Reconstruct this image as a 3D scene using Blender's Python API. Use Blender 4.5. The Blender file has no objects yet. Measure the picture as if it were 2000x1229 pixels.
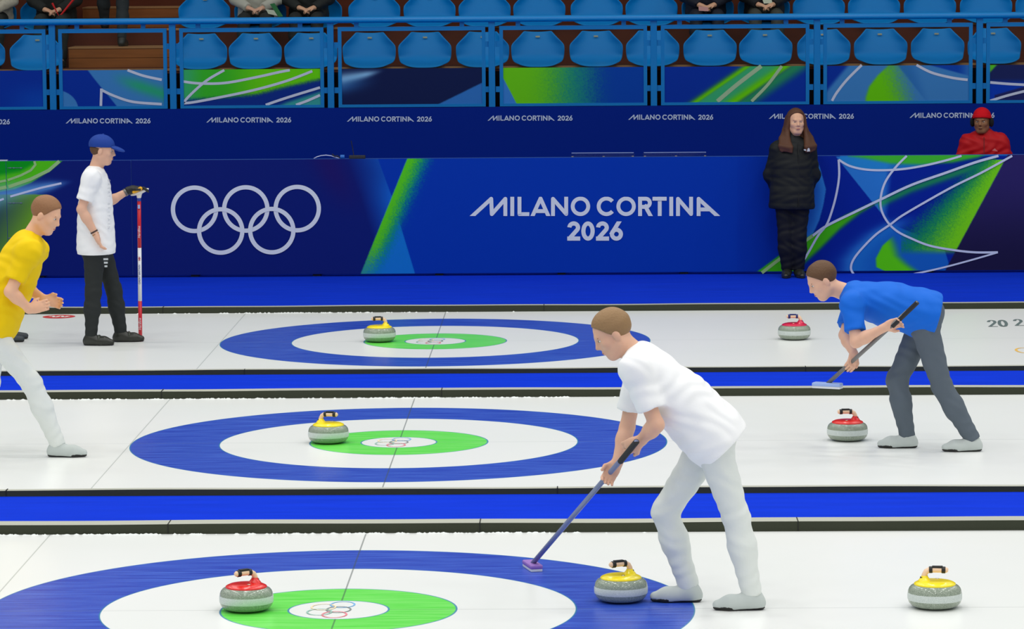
import bpy, math, random
import numpy as np
from mathutils import Vector, Matrix

random.seed(7)
SC = bpy.context.scene
COL = SC.collection
V3 = lambda *a: np.array(a if len(a) > 1 else a[0], float)

# ------------------------------------------------------------------ camera
CAM = V3(1.27373, -18.60488, 3.45659)
YAW, PITCH, ROLL, FPX = -0.0198996, 0.1035978, -0.0076548, 7174.886
W0, H0 = 2000.0, 1229.0
_f = V3(math.sin(YAW)*math.cos(PITCH), math.cos(YAW)*math.cos(PITCH), -math.sin(PITCH))
_r = V3(math.cos(YAW), -math.sin(YAW), 0.0)
_u = np.cross(_r, _f)
_c, _s = math.cos(ROLL), math.sin(ROLL)
RT, UP, FW = _c*_r + _s*_u, -_s*_r + _c*_u, _f
cd = bpy.data.cameras.new('camera')
cd.sensor_width = 36.0
cd.lens = 36.0*FPX/W0
cd.clip_start, cd.clip_end = 0.5, 200
cam = bpy.data.objects.new('camera', cd)
COL.objects.link(cam)
cam.matrix_world = Matrix(((RT[0], UP[0], -FW[0], CAM[0]), (RT[1], UP[1], -FW[1], CAM[1]),
                           (RT[2], UP[2], -FW[2], CAM[2]), (0, 0, 0, 1)))
SC.camera = cam
SC.view_settings.view_transform = 'Standard'
SC.view_settings.look = 'None'
SC.view_settings.gamma = 1
SC.view_settings.use_curve_mapping = False
SC.view_settings.exposure = 0.0

# ------------------------------------------------------------------ world and the hall's lamps
wd = bpy.data.worlds.new('hall_air')
SC.world = wd
wd.use_nodes = True
wd.node_tree.nodes['Background'].inputs[0].default_value = (0.93, 0.97, 1.0, 1)
wd.node_tree.nodes['Background'].inputs[1].default_value = 0.36
LAMP_W = 56.0
for ix in range(8):
    for iy in range(8):
        ld = bpy.data.lights.new('ceiling_lamp', 'AREA')
        ld.shape = 'RECTANGLE'
        ld.size, ld.size_y = 0.9, 0.45
        ld.energy = LAMP_W
        ld.spread = math.radians(150)
        ld.color = (1.0, 0.985, 0.955)
        lo = bpy.data.objects.new('ceiling_lamp', ld)
        COL.objects.link(lo)
        lo.location = (-12.0 + ix*3.7, -17.0 + iy*4.4, 9.5)

P = 6.235841          # distance between neighbouring sheets
Y_BOARD = 18.26       # printed board along the rink
Y_WALL = 20.5         # wall under the stand
Y_RAIL = 20.5


def at(u, v, y=None, z=None):
    """point of the plane y=const (or z=const) that belongs to photo pixel (u, v)"""
    d = FW + RT*(u-W0/2)/FPX - UP*(v-H0/2)/FPX
    t = (y-CAM[1])/d[1] if y is not None else (z-CAM[2])/d[2]
    return CAM + t*d


# ------------------------------------------------------------------ materials
def lin(c):
    c = np.asarray(c, float)/255.0
    return np.where(c <= 0.04045, c/12.92, ((c+0.055)/1.055)**2.4)


MATS = {}


def mat(name, rgb, rough=0.6, spec=0.5, metal=0.0, bump=0.0, bscale=60.0, var=0.0, vscale=4.0, coat=0.0,
        stretch=None, sheen=0.0, sss=0.0):
    if name in MATS:
        return MATS[name]
    m = bpy.data.materials.new(name)
    m.use_nodes = True
    nt = m.node_tree
    b = nt.nodes['Principled BSDF']
    c = lin(rgb)
    b.inputs['Base Color'].default_value = (*c, 1)
    b.inputs['Roughness'].default_value = rough
    b.inputs['Specular IOR Level'].default_value = spec
    b.inputs['Metallic'].default_value = metal
    b.inputs['Coat Weight'].default_value = coat
    b.inputs['Sheen Weight'].default_value = sheen
    if sss:
        b.inputs['Subsurface Weight'].default_value = sss
        b.inputs['Subsurface Scale'].default_value = 0.01
    tc = nt.nodes.new('ShaderNodeTexCoord')
    src = tc.outputs['Object']
    if stretch:
        mp = nt.nodes.new('ShaderNodeMapping')
        mp.inputs['Scale'].default_value = stretch
        nt.links.new(src, mp.inputs[0])
        src = mp.outputs[0]
    if var:
        n = nt.nodes.new('ShaderNodeTexNoise')
        n.inputs['Scale'].default_value = vscale
        n.inputs['Detail'].default_value = 5
        nt.links.new(src, n.inputs['Vector'])
        mx = nt.nodes.new('ShaderNodeMix')
        mx.data_type = 'RGBA'
        mx.inputs[6].default_value = (*(c*(1-var)), 1)
        mx.inputs[7].default_value = (*np.clip(c*(1+var), 0, 1), 1)
        nt.links.new(n.outputs[0], mx.inputs[0])
        nt.links.new(mx.outputs[2], b.inputs['Base Color'])
    if bump:
        n2 = nt.nodes.new('ShaderNodeTexNoise')
        n2.inputs['Scale'].default_value = bscale
        n2.inputs['Detail'].default_value = 3
        nt.links.new(src, n2.inputs['Vector'])
        bp = nt.nodes.new('ShaderNodeBump')
        bp.inputs['Strength'].default_value = bump
        bp.inputs['Distance'].default_value = 0.01
        nt.links.new(n2.outputs[0], bp.inputs['Height'])
        nt.links.new(bp.outputs[0], b.inputs['Normal'])
    MATS[name] = m
    return m


def print_mat(name, rough=0.55):
    """printed fabric: colours come from the mesh's own print attribute"""
    if name in MATS:
        return MATS[name]
    m = mat(name, (255, 255, 255), rough, 0.08, bump=0.15, bscale=5)
    nt = m.node_tree
    a = nt.nodes.new('ShaderNodeAttribute')
    a.attribute_name = 'print'
    nt.links.new(a.outputs['Color'], nt.nodes['Principled BSDF'].inputs['Base Color'])
    return m


def glass_mat():
    m = bpy.data.materials.new('clear_pane')
    m.use_nodes = True
    nt = m.node_tree
    nt.nodes.remove(nt.nodes['Principled BSDF'])
    out = nt.nodes['Material Output']
    t = nt.nodes.new('ShaderNodeBsdfTransparent')
    t.inputs[0].default_value = (0.93, 0.96, 0.96, 1)
    g = nt.nodes.new('ShaderNodeBsdfGlossy')
    g.inputs['Roughness'].default_value = 0.03
    mx = nt.nodes.new('ShaderNodeMixShader')
    mx.inputs[0].default_value = 0.005
    nt.links.new(t.outputs[0], mx.inputs[1])
    nt.links.new(g.outputs[0], mx.inputs[2])
    nt.links.new(mx.outputs[0], out.inputs[0])
    return m


GLASS = glass_mat()


# ------------------------------------------------------------------ mesh helpers
class MB:
    def __init__(s):
        s.v, s.f, s.mi = [], [], []

    def add(s, vs, fs, mi=0):
        o = len(s.v)
        s.v += [tuple(map(float, p)) for p in vs]
        s.f += [tuple(i+o for i in q) for q in fs]
        s.mi += [mi]*len(fs)

    def box(s, a, b, mi=0):
        x0, y0, z0 = a
        x1, y1, z1 = b
        s.add([(x0, y0, z0), (x1, y0, z0), (x1, y1, z0), (x0, y1, z0), (x0, y0, z1), (x1, y0, z1), (x1, y1, z1), (x0, y1, z1)],
              [(0, 3, 2, 1), (4, 5, 6, 7), (0, 1, 5, 4), (1, 2, 6, 5), (2, 3, 7, 6), (3, 0, 4, 7)], mi)

    def bar(s, a, b, wx, wy, mi=0, up=(0, 0, 1)):
        """rectangular bar from a to b"""
        a, b = V3(a), V3(b)
        d = b-a
        d = d/np.linalg.norm(d)
        n = np.cross(d, V3(up))
        if np.linalg.norm(n) < 1e-4:
            n = V3(1, 0, 0)
        n = n/np.linalg.norm(n)
        m = np.cross(n, d)
        vs = []
        for q in (a, b):
            for i, j in ((-1, -1), (1, -1), (1, 1), (-1, 1)):
                vs.append(q + n*i*wx/2 + m*j*wy/2)
        s.add(vs, [(3, 2, 1, 0), (4, 5, 6, 7), (0, 1, 5, 4), (1, 2, 6, 5), (2, 3, 7, 6), (3, 0, 4, 7)], mi)

    def tube(s, pts, r, seg=12, mi=0, cap=True):
        pts = [V3(p) for p in pts]
        rs = r if hasattr(r, '__len__') else [r]*len(pts)
        n = None
        rings = []
        for i, p in enumerate(pts):
            d = pts[min(i+1, len(pts)-1)] - pts[max(i-1, 0)]
            d = d/np.linalg.norm(d)
            if n is None:
                n = np.cross(d, V3(0, 0, 1) if abs(d[2]) < .9 else V3(1, 0, 0))
            n = n - d*np.dot(n, d)
            n = n/np.linalg.norm(n)
            m = np.cross(d, n)
            rings.append([p + rs[i]*(n*math.cos(a)+m*math.sin(a)) for a in np.linspace(0, 2*math.pi, seg, endpoint=False)])
        vs = [q for R_ in rings for q in R_]
        fs = []
        for i in range(len(pts)-1):
            for k in range(seg):
                k2 = (k+1) % seg
                fs.append((i*seg+k, i*seg+k2, (i+1)*seg+k2, (i+1)*seg+k))
        if cap:
            fs.append(tuple(range(seg-1, -1, -1)))
            fs.append(tuple((len(pts)-1)*seg+k for k in range(seg)))
        s.add(vs, fs, mi)

    def lathe(s, prof, seg=48, c=(0, 0, 0), mi=0):
        vs, fs = [], []
        for r, z in prof:
            for a in np.linspace(0, 2*math.pi, seg, endpoint=False):
                vs.append((c[0]+r*math.cos(a), c[1]+r*math.sin(a), c[2]+z))
        for i in range(len(prof)-1):
            for k in range(seg):
                k2 = (k+1) % seg
                fs.append((i*seg+k, i*seg+k2, (i+1)*seg+k2, (i+1)*seg+k))
        s.add(vs, fs, mi)

    def ribbon(s, pts, w, P3, mi=0, closed=False, round_cap=False):
        """flat stroke: pts in 2D, P3 maps a 2D point to space; w = width (or list)"""
        pts = [V3(p[0], p[1]) for p in pts]
        n = len(pts)
        ws = w if hasattr(w, '__len__') else [w]*n
        L, R_ = [], []
        for i in range(n):
            if closed:
                d0, d1 = pts[i]-pts[i-1], pts[(i+1) % n]-pts[i]
            else:
                d0 = pts[i]-pts[i-1] if i > 0 else pts[1]-pts[0]
                d1 = pts[i+1]-pts[i] if i < n-1 else pts[-1]-pts[-2]
            d0 = d0/(np.linalg.norm(d0)+1e-9)
            d1 = d1/(np.linalg.norm(d1)+1e-9)
            n0, n1 = V3(-d0[1], d0[0]), V3(-d1[1], d1[0])
            m = n0+n1
            m = m/(np.linalg.norm(m)+1e-9)
            k = 1/max(np.dot(m, n0), .3)
            k = k if k < 1.6 else 1.0
            L.append(pts[i]+m*ws[i]/2*k)
            R_.append(pts[i]-m*ws[i]/2*k)
        vs = [P3(p[0], p[1]) for p in L+R_]
        fs = [(i, (i+1) % n, n+(i+1) % n, n+i) for i in range(n if closed else n-1)]
        s.add(vs, fs, mi)

    def poly(s, pts, P3, mi=0):
        s.add([P3(*p) for p in pts], [tuple(range(len(pts)))], mi)

    def obj(s, name, m, parent=None, base=None, smooth=False, bevel=0.0):
        vs = s.v
        if base is None:
            base = parent['_b'] if parent is not None and '_b' in parent else (0, 0, 0)
        b = tuple(base)
        me = bpy.data.meshes.new(name)
        me.from_pydata([(x-b[0], y-b[1], z-b[2]) for x, y, z in vs], [], s.f)
        for q in (m if isinstance(m, (list, tuple)) else [m]):
            me.materials.append(q)
        if any(s.mi):
            me.polygons.foreach_set('material_index', s.mi)
        if smooth:
            me.polygons.foreach_set('use_smooth', [True]*len(me.polygons))
        me.update()
        o = bpy.data.objects.new(name, me)
        COL.objects.link(o)
        if parent is not None:
            o.parent = parent
            o['_b'] = b
        else:
            o.location = b
            o['_b'] = b
        if bevel:
            md = o.modifiers.new('bevel', 'BEVEL')
            md.width = bevel
            md.segments = 2
            md.limit_method = 'ANGLE'
        return o


def tag(o, label=None, cat=None, group=None, kind=None):
    if label:
        o['label'] = label
    if cat:
        o['category'] = cat
    if group:
        o['group'] = group
    if kind:
        o['kind'] = kind
    return o


def thing(name, base, label, cat, group=None):
    o = bpy.data.objects.new(name, None)
    o.empty_display_size = 0.1
    COL.objects.link(o)
    o.location = base
    o['_b'] = tuple(float(q) for q in base)
    return tag(o, label, cat, group)


def copy_tree(o, parent=None):
    c = o.copy()
    COL.objects.link(c)
    c.parent = parent
    for ch in [q for q in o.children]:
        copy_tree(ch, c)
    return c


def grid_print(name, u0, u1, v0, v1, step, P3, color, m, parent, base=None):
    """a printed sheet: dense grid whose print attribute is color(u, v) (sRGB 0-255 arrays)"""
    nu, nv = int((u1-u0)/step)+1, int((v1-v0)/step)+1
    us, vs_ = np.linspace(u0, u1, nu), np.linspace(v0, v1, nv)
    U, Vv = np.meshgrid(us, vs_)
    c00, c10, c01, c11 = [V3(P3(*q)) for q in ((u0, v0), (u1, v0), (u0, v1), (u1, v1))]
    a, b = (U-u0)/(u1-u0), (Vv-v0)/(v1-v0)
    X = ((1-a)*(1-b))[..., None]*c00 + (a*(1-b))[..., None]*c10 + ((1-a)*b)[..., None]*c01 + (a*b)[..., None]*c11
    b0 = np.array(base if base is not None else parent['_b'])
    X = X.reshape(-1, 3)-b0
    idx = np.arange(nu*nv).reshape(nv, nu)
    F = np.stack([idx[:-1, :-1], idx[1:, :-1], idx[1:, 1:], idx[:-1, 1:]], -1).reshape(-1, 4)
    me = bpy.data.meshes.new(name)
    me.from_pydata(X.tolist(), [], F.tolist())
    C = sum(lin(color(U.ravel()+du*step, Vv.ravel()+dv*step)) for du in (-.3, .3) for dv in (-.3, .3))/4*V3(1.0, 1.55, 1.25)
    at_ = me.color_attributes.new('print', 'FLOAT_COLOR', 'POINT')
    at_.data.foreach_set('color', np.concatenate([C, np.ones((len(C), 1))], 1).ravel())
    me.materials.append(m)
    o = bpy.data.objects.new(name, me)
    COL.objects.link(o)
    o.parent = parent
    return o


# ------------------------------------------------------------------ ice material and the three sheets
def ice_material():
    m = bpy.data.materials.new('painted_ice')
    m.use_nodes = True
    nt = m.node_tree
    N, L = nt.nodes, nt.links
    b = N['Principled BSDF']
    tc = N.new('ShaderNodeTexCoord')
    sp = N.new('ShaderNodeSeparateXYZ')
    L.new(tc.outputs['Object'], sp.inputs[0])
    X, Y = sp.outputs[0], sp.outputs[1]

    def M(op, a, b_=None, c_=None):
        n = N.new('ShaderNodeMath')
        n.operation = op
        for i, q in enumerate((a, b_, c_)):
            if q is None:
                continue
            if isinstance(q, (int, float)):
                n.inputs[i].default_value = q
            else:
                L.new(q, n.inputs[i])
        return n.outputs[0]
    r = M('SQRT', M('ADD', M('MULTIPLY', X, X), M('MULTIPLY', Y, Y)))

    def band(q, lo, hi):
        return M('MULTIPLY', M('GREATER_THAN', q, lo), M('LESS_THAN', q, hi))

    def line(q, pos, w):
        return M('LESS_THAN', M('ABSOLUTE', M('SUBTRACT', q, pos)), w)

    def noise(scale, detail=4, stretch=(1, 1, 1)):
        mp = N.new('ShaderNodeMapping')
        mp.inputs['Scale'].default_value = stretch
        L.new(tc.outputs['Object'], mp.inputs[0])
        n = N.new('ShaderNodeTexNoise')
        n.inputs['Scale'].default_value = scale
        n.inputs['Detail'].default_value = detail
        L.new(mp.outputs[0], n.inputs['Vector'])
        return n.outputs[0]
    cur = None

    def mixc(f, c0, c1):
        n = N.new('ShaderNodeMix')
        n.data_type = 'RGBA'
        if isinstance(f, float):
            n.inputs[0].default_value = f
        else:
            L.new(f, n.inputs[0])
        for i, q in ((6, c0), (7, c1)):
            if isinstance(q, (tuple, list)):
                n.inputs[i].default_value = (*lin(q), 1)
            else:
                L.new(q, n.inputs[i])
        return n.outputs[2]
    base = mixc(noise(0.7, 3), (236, 240, 236), (244, 245, 243))
    refl_streak = noise(9, 4, (0.25, 3.0, 1))  # light reflection streaks, painted into the blue and green of the rings
    refl_streak = N.new('ShaderNodeMapRange').outputs[0] if False else M('MULTIPLY', M('SUBTRACT', refl_streak, 0.3), 2.4)
    blue = mixc(refl_streak, (22, 54, 176), (66, 104, 210))
    painted_glint = M('GREATER_THAN', noise(150, 2), 0.70)  # sparkle of the glossy ice, painted as pale specks on the blue
    blue = mixc(M('MULTIPLY', painted_glint, 0.35), blue, (190, 205, 240))
    green = mixc(refl_streak, (84, 222, 60), (134, 238, 112))
    cur = mixc(band(r, 1.22, 1.83), base, blue)
    cur = mixc(band(r, 0.255, 0.61), cur, green)
    for rr in (0.258, 0.607):
        cur = mixc(M('MULTIPLY', line(r, rr, 0.005), 0.8), cur, (60, 120, 190))
    for rr in (1.222, 1.828):
        cur = mixc(M('MULTIPLY', line(r, rr, 0.004), 0.7), cur, (30, 140, 170))
    # tee line, centre line, back line (thin, under the ice)
    tee = M('MULTIPLY', line(X, 0, 0.0045), M('GREATER_THAN', r, 0.255))
    cur = mixc(M('MULTIPLY', tee, 0.62), cur, (70, 82, 80))
    cen = M('MULTIPLY', line(Y, 0, 0.006), M('GREATER_THAN', r, 0.255))
    cur = mixc(M('MULTIPLY', cen, 0.30), cur, (120, 130, 125))
    bk = line(X, -1.835, 0.004)
    cur = mixc(M('MULTIPLY', bk, 0.45), cur, (110, 125, 115))
    L.new(cur, b.inputs['Base Color'])
    b.inputs['Roughness'].default_value = 0.30
    b.inputs['Specular IOR Level'].default_value = 0.40
    bp = N.new('ShaderNodeBump')
    bp.inputs['Strength'].default_value = 0.10
    bp.inputs['Distance'].default_value = 0.004
    L.new(noise(90, 2), bp.inputs['Height'])
    L.new(bp.outputs[0], b.inputs['Normal'])
    return m


ICE = ice_material()
carpet_m = mat('blue_carpet', (12, 54, 205), 0.9, 0.05, bump=0.3, bscale=200, var=0.22, vscale=2.2, stretch=(0.6, 4, 1))
foam_side = mat('dark_foam', (58, 62, 50), 0.9, 0.2, bump=0.2, bscale=40, var=0.12, vscale=1.5)
foam_top = mat('foam_top_skin', (176, 178, 166), 0.9, 0.2, var=0.06, vscale=2)
snow_m = mat('scraped_ice_crumbs', (238, 242, 240), 0.9, 0.1)
HW = 2.42
XL, XR = -12.0, 14.0
for k, nm in ((0, 'nearest the camera'), (1, 'in the middle'), (2, 'farthest, before the long board')):
    mb = MB()
    mb.box((XL, k*P-HW, -0.05), (XR, k*P+HW, 0.0))
    o = mb.obj('ice_sheet', ICE, base=(0, k*P, 0))
    tag(o, 'white curling ice sheet with blue and green target rings, ' + nm, 'ice', kind='structure')
# carpet strips
for y0, y1, nm in ((-3.7, -HW-0.13, 'blue carpet strip between sheets below the frame'),
                   (HW+0.15, P-HW-0.065, 'blue carpet strip between the near and middle sheets'),
                   (P+HW+0.15, 2*P-HW-0.065, 'blue carpet strip between the middle and far sheets'),
                   (2*P+HW+0.10, Y_WALL, 'wide blue carpet between the far sheet and the wall')):
    mb = MB()
    mb.box((XL, y0, -0.05), (XR, y1, 0.02))
    tag(mb.obj('floor_carpet', carpet_m, base=(0, y0, 0)), nm, 'carpet', kind='structure')
mb = MB()
mb.box((-26, -24, -0.3), (28, 34, -0.06))
tag(mb.obj('floor', mat('concrete', (120, 122, 120), 0.9, bump=0.2, bscale=6)), kind='structure')


def foam(y0, y1, label, seams):
    h = 0.056
    root = thing('foam_bumper', (1.0, (y0+y1)/2, 0), label, 'foam bumper', 'black foam bumpers edging the ice')
    mb = MB()
    n = 130
    xs = np.linspace(XL, XR, n)
    wob = [0.0016*math.sin(x*1.7+y0)+0.0012*math.sin(x*4.1+2*y0) for x in xs]
    vs, fs = [], []
    for x, w in zip(xs, wob):
        vs += [(x, y0, 0.0), (x, y0, h+w), (x, y1, h+w), (x, y1, 0.0)]
    for i in range(n-1):
        a, b = i*4, i*4+4
        fs += [(a, b, b+1, a+1), (a+2, b+2, b+3, a+3), (a+3, b+3, b, a)]
    fs += [(0, 1, 2, 3), tuple(reversed([(n-1)*4+q for q in range(4)]))]
    mb.add(vs, fs)
    mb.obj('foam_core', foam_side, root)
    mt = MB()
    vs, fs = [], []
    for x, w in zip(xs, wob):
        vs += [(x, y0, h+w+.0012), (x, y1, h+w+.0012)]
    fs = [(2*i, 2*i+2, 2*i+3, 2*i+1) for i in range(n-1)]
    mt.add(vs, fs)
    mt.obj('top_skin', foam_top, root)
    for x in seams:
      ms = MB()
      ms.box((x-.003, y0-.002, .002), (x+.003, y1, h+.004))
      ms.obj('seam', mat('seam_black', (30, 32, 28), .9), root)
    return root


foam(-HW-0.13, -HW, 'foam bumper at the near edge of the nearest sheet, below the frame', [0.4, 2.2])
foam(HW, HW+0.15, 'dark foam bumper with pale top behind the nearest sheet of ice', [-1.15, 0.66, 2.5])
foam(P-HW-0.065, P-HW, 'thin foam bumper at the front edge of the middle sheet', [-2.3, 1.1])
foam(P+HW, P+HW+0.13, 'dark foam bumper with pale top behind the middle sheet', [-1.9, .2, 2.2])
foam(2*P-HW-0.065, 2*P-HW, 'thin foam bumper at the front edge of the far sheet', [-1.4, 3.0])
foam(2*P+HW, 2*P+HW+0.10, 'dark foam bumper between the far sheet and the wide carpet', [-2.6, 0.9])
# crumbs of ice scraped against the far foam bumpers: stuff nobody could count
mb = MB()
for k, n in ((0, 330), (1, 260), (2, 120)):
    for i in range(n):
        x = random.gauss(random.choice((-1.5, -.1, .7, -2.4)), .35) if k < 2 else random.gauss(-1.2, .6)
        if not -4 < x < 6:
            continue
        y = k*P+HW-.012-random.random()*.012
        s = .002+random.random()*.005
        l = s*random.uniform(1.5, 4)
        mb.add([(x-l, y-s, 0), (x+l, y-s, 0), (x+l, y+s, 0), (x-l, y+s, 0), (x, y, s*1.3)],
               [(0, 1, 4), (1, 2, 4), (2, 3, 4), (3, 0, 4)])
tag(mb.obj('ice_shavings', snow_m, base=(0, HW, 0)), 'white ice shavings lying along the foot of the foam bumpers', 'ice shavings', kind='stuff')

# small decals painted on the ice
def ice_pt(z=0.0015):
    return lambda x, y: (x, y, z)


for k in range(3):
    mbx = MB()
    mats = []
    for i, ((cx, cy), c) in enumerate((((.012, .14), (120, 178, 224)), ((.0, .0), (130, 138, 138)), ((-.012, -.14), (232, 130, 144)),
                                       ((-.082, .07), (236, 218, 180)), ((-.094, -.07), (150, 190, 178)))):
        t = np.linspace(0, 2*math.pi, 40, endpoint=False)
        mbx.ribbon([(cx+.062*math.cos(a), k*P+cy+.085*math.sin(a)) for a in t], .009, ice_pt(.002+.0004*i), mi=i, closed=True)
        mats.append(mat('emblem_paint_%d' % i, c, .6, .2))
    o = mbx.obj('ring_emblem', mats, base=(0, k*P, 0))
    tag(o, 'five small coloured rings painted on the white centre spot of the %s sheet' % ('near', 'middle', 'far')[k], 'emblem')

# ------------------------------------------------------------------ lettering: strokes in a 125-high box (photo's own proportions)
def arc(cx, cy, rx, ry, a0, a1, n=28):
    return [(cx+rx*math.cos(math.radians(a)), cy+ry*math.sin(math.radians(a))) for a in np.linspace(a0, a1, n)]


# coordinates: x along the word MILANO CORTINA, y downwards, cap height 315..440
GL_MC = [
    [(76, 440), (198, 328), (202, 428), (290, 328), (290, 440)],
    [(335, 315), (335, 440)],
    [(382, 315), (382, 428), (446, 428)],
    [(467, 440), (519, 326), (570, 440)], [(485, 408), (553, 408)],
    [(600, 440), (600, 328), (686, 427), (686, 315)],
    arc(779, 377, 50.5, 50.5, 0, 360, 48),
    arc(948, 377, 50.5, 50.5, -40, -320, 40),
    arc(1076, 377, 50.5, 50.5, 0, 360, 48),
    [(1167, 315), (1167, 440)], [(1156, 327.5), (1204, 327.5)] + arc(1204, 354, 26.5, 26.5, -88, 88, 16) + [(1167, 380.5)], [(1205, 384), (1236, 440)],
    [(1248, 327.5), (1340, 327.5)], [(1295, 315), (1295, 440)],
    [(1370, 315), (1370, 440)],
    [(1414, 440), (1414, 328), (1499, 427), (1499, 315)],
    [(1548, 440), (1548, 328), (1664, 434)], [(1550, 397), (1622, 397)],
]
# 2026, origin x 690..1056, y 475..600
GL_Y = [
    arc(735, 515, 28, 26.5, -178, 30, 20) + [(708, 586)], [(693, 587), (777, 587)],
    arc(828, 538, 30, 49, 0, 360, 40),
    arc(922, 515, 28, 26.5, -178, 30, 20) + [(895, 586)], [(880, 587), (965, 587)],
    arc(1013, 558, 29, 29, 0, 360, 36), [(1032, 474), (989, 544)],
]


import itertools
_off = itertools.cycle([i*.0006 for i in range(9)])


def letters(name, glyphs, P2, width, m, parent, lo=315., hi=440.):
    """strokes widened, joined with small discs and cut flat at the top and bottom of the line"""
    mb = MB()

    def clip(poly, sgn, lim):
        out = []
        for i in range(len(poly)):
            a, b = poly[i], poly[(i+1) % len(poly)]
            ia, ib = sgn*(a[1]-lim) <= 0, sgn*(b[1]-lim) <= 0
            if ia:
                out.append(a)
            if ia != ib:
                t = (lim-a[1])/(b[1]-a[1])
                out.append((a[0]+(b[0]-a[0])*t, lim))
        return out

    def put(poly):
        off = next(_off)
        poly = clip(clip(poly, 1, hi), -1, lo)
        if len(poly) > 2:
            mb.add([V3(P2(*q))-V3(0, off, 0) for q in poly], [tuple(range(len(poly)))[::-1]])
    for g in glyphs:
        g = [V3(*q) for q in g]
        closed = np.abs(g[0]-g[-1]).sum() < 1e-3
        if len(g) > 14:      # smooth bowls: one ribbon
            off = next(_off)
            q = g[:-1] if closed else g
            mb.ribbon(q, width, (lambda x, y, off=off: V3(P2(x, min(max(y, lo), hi)))-V3(0, off, 0)), closed=closed)
            continue
        for i in range(len(g)-1):
            a, b = g[i], g[i+1]
            d = unit2(b-a)
            n = V3(-d[1], d[0])*width/2
            if i == 0:
                a = a-d*width*.8*(abs(d[1]) > .3)
            if i == len(g)-2:
                b = b+d*width*.8*(abs(d[1]) > .3)
            put([tuple(a+n), tuple(b+n), tuple(b-n), tuple(a-n)])
            if i < len(g)-2:
                put([tuple(g[i+1]+V3(math.cos(t), math.sin(t))*width*.5) for t in np.linspace(0, 2*math.pi, 14, endpoint=False)])
    return mb.obj(name, m, parent)


def unit2(a):
    return a/(np.linalg.norm(a)+1e-9)


# ------------------------------------------------------------------ the long printed board
KB = 1.0
def shade_mix(a, b, t):
    t = np.clip(t, 0, 1)[:, None]
    return a*(1-t)+b*t


def sm(x, a, b):
    t = np.clip((x-a)/(b-a), 0, 1)
    return t*t*(3-2*t)


def curve_v(u, pts):
    xs, ys = zip(*pts)
    return np.interp(u, xs, ys)


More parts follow.
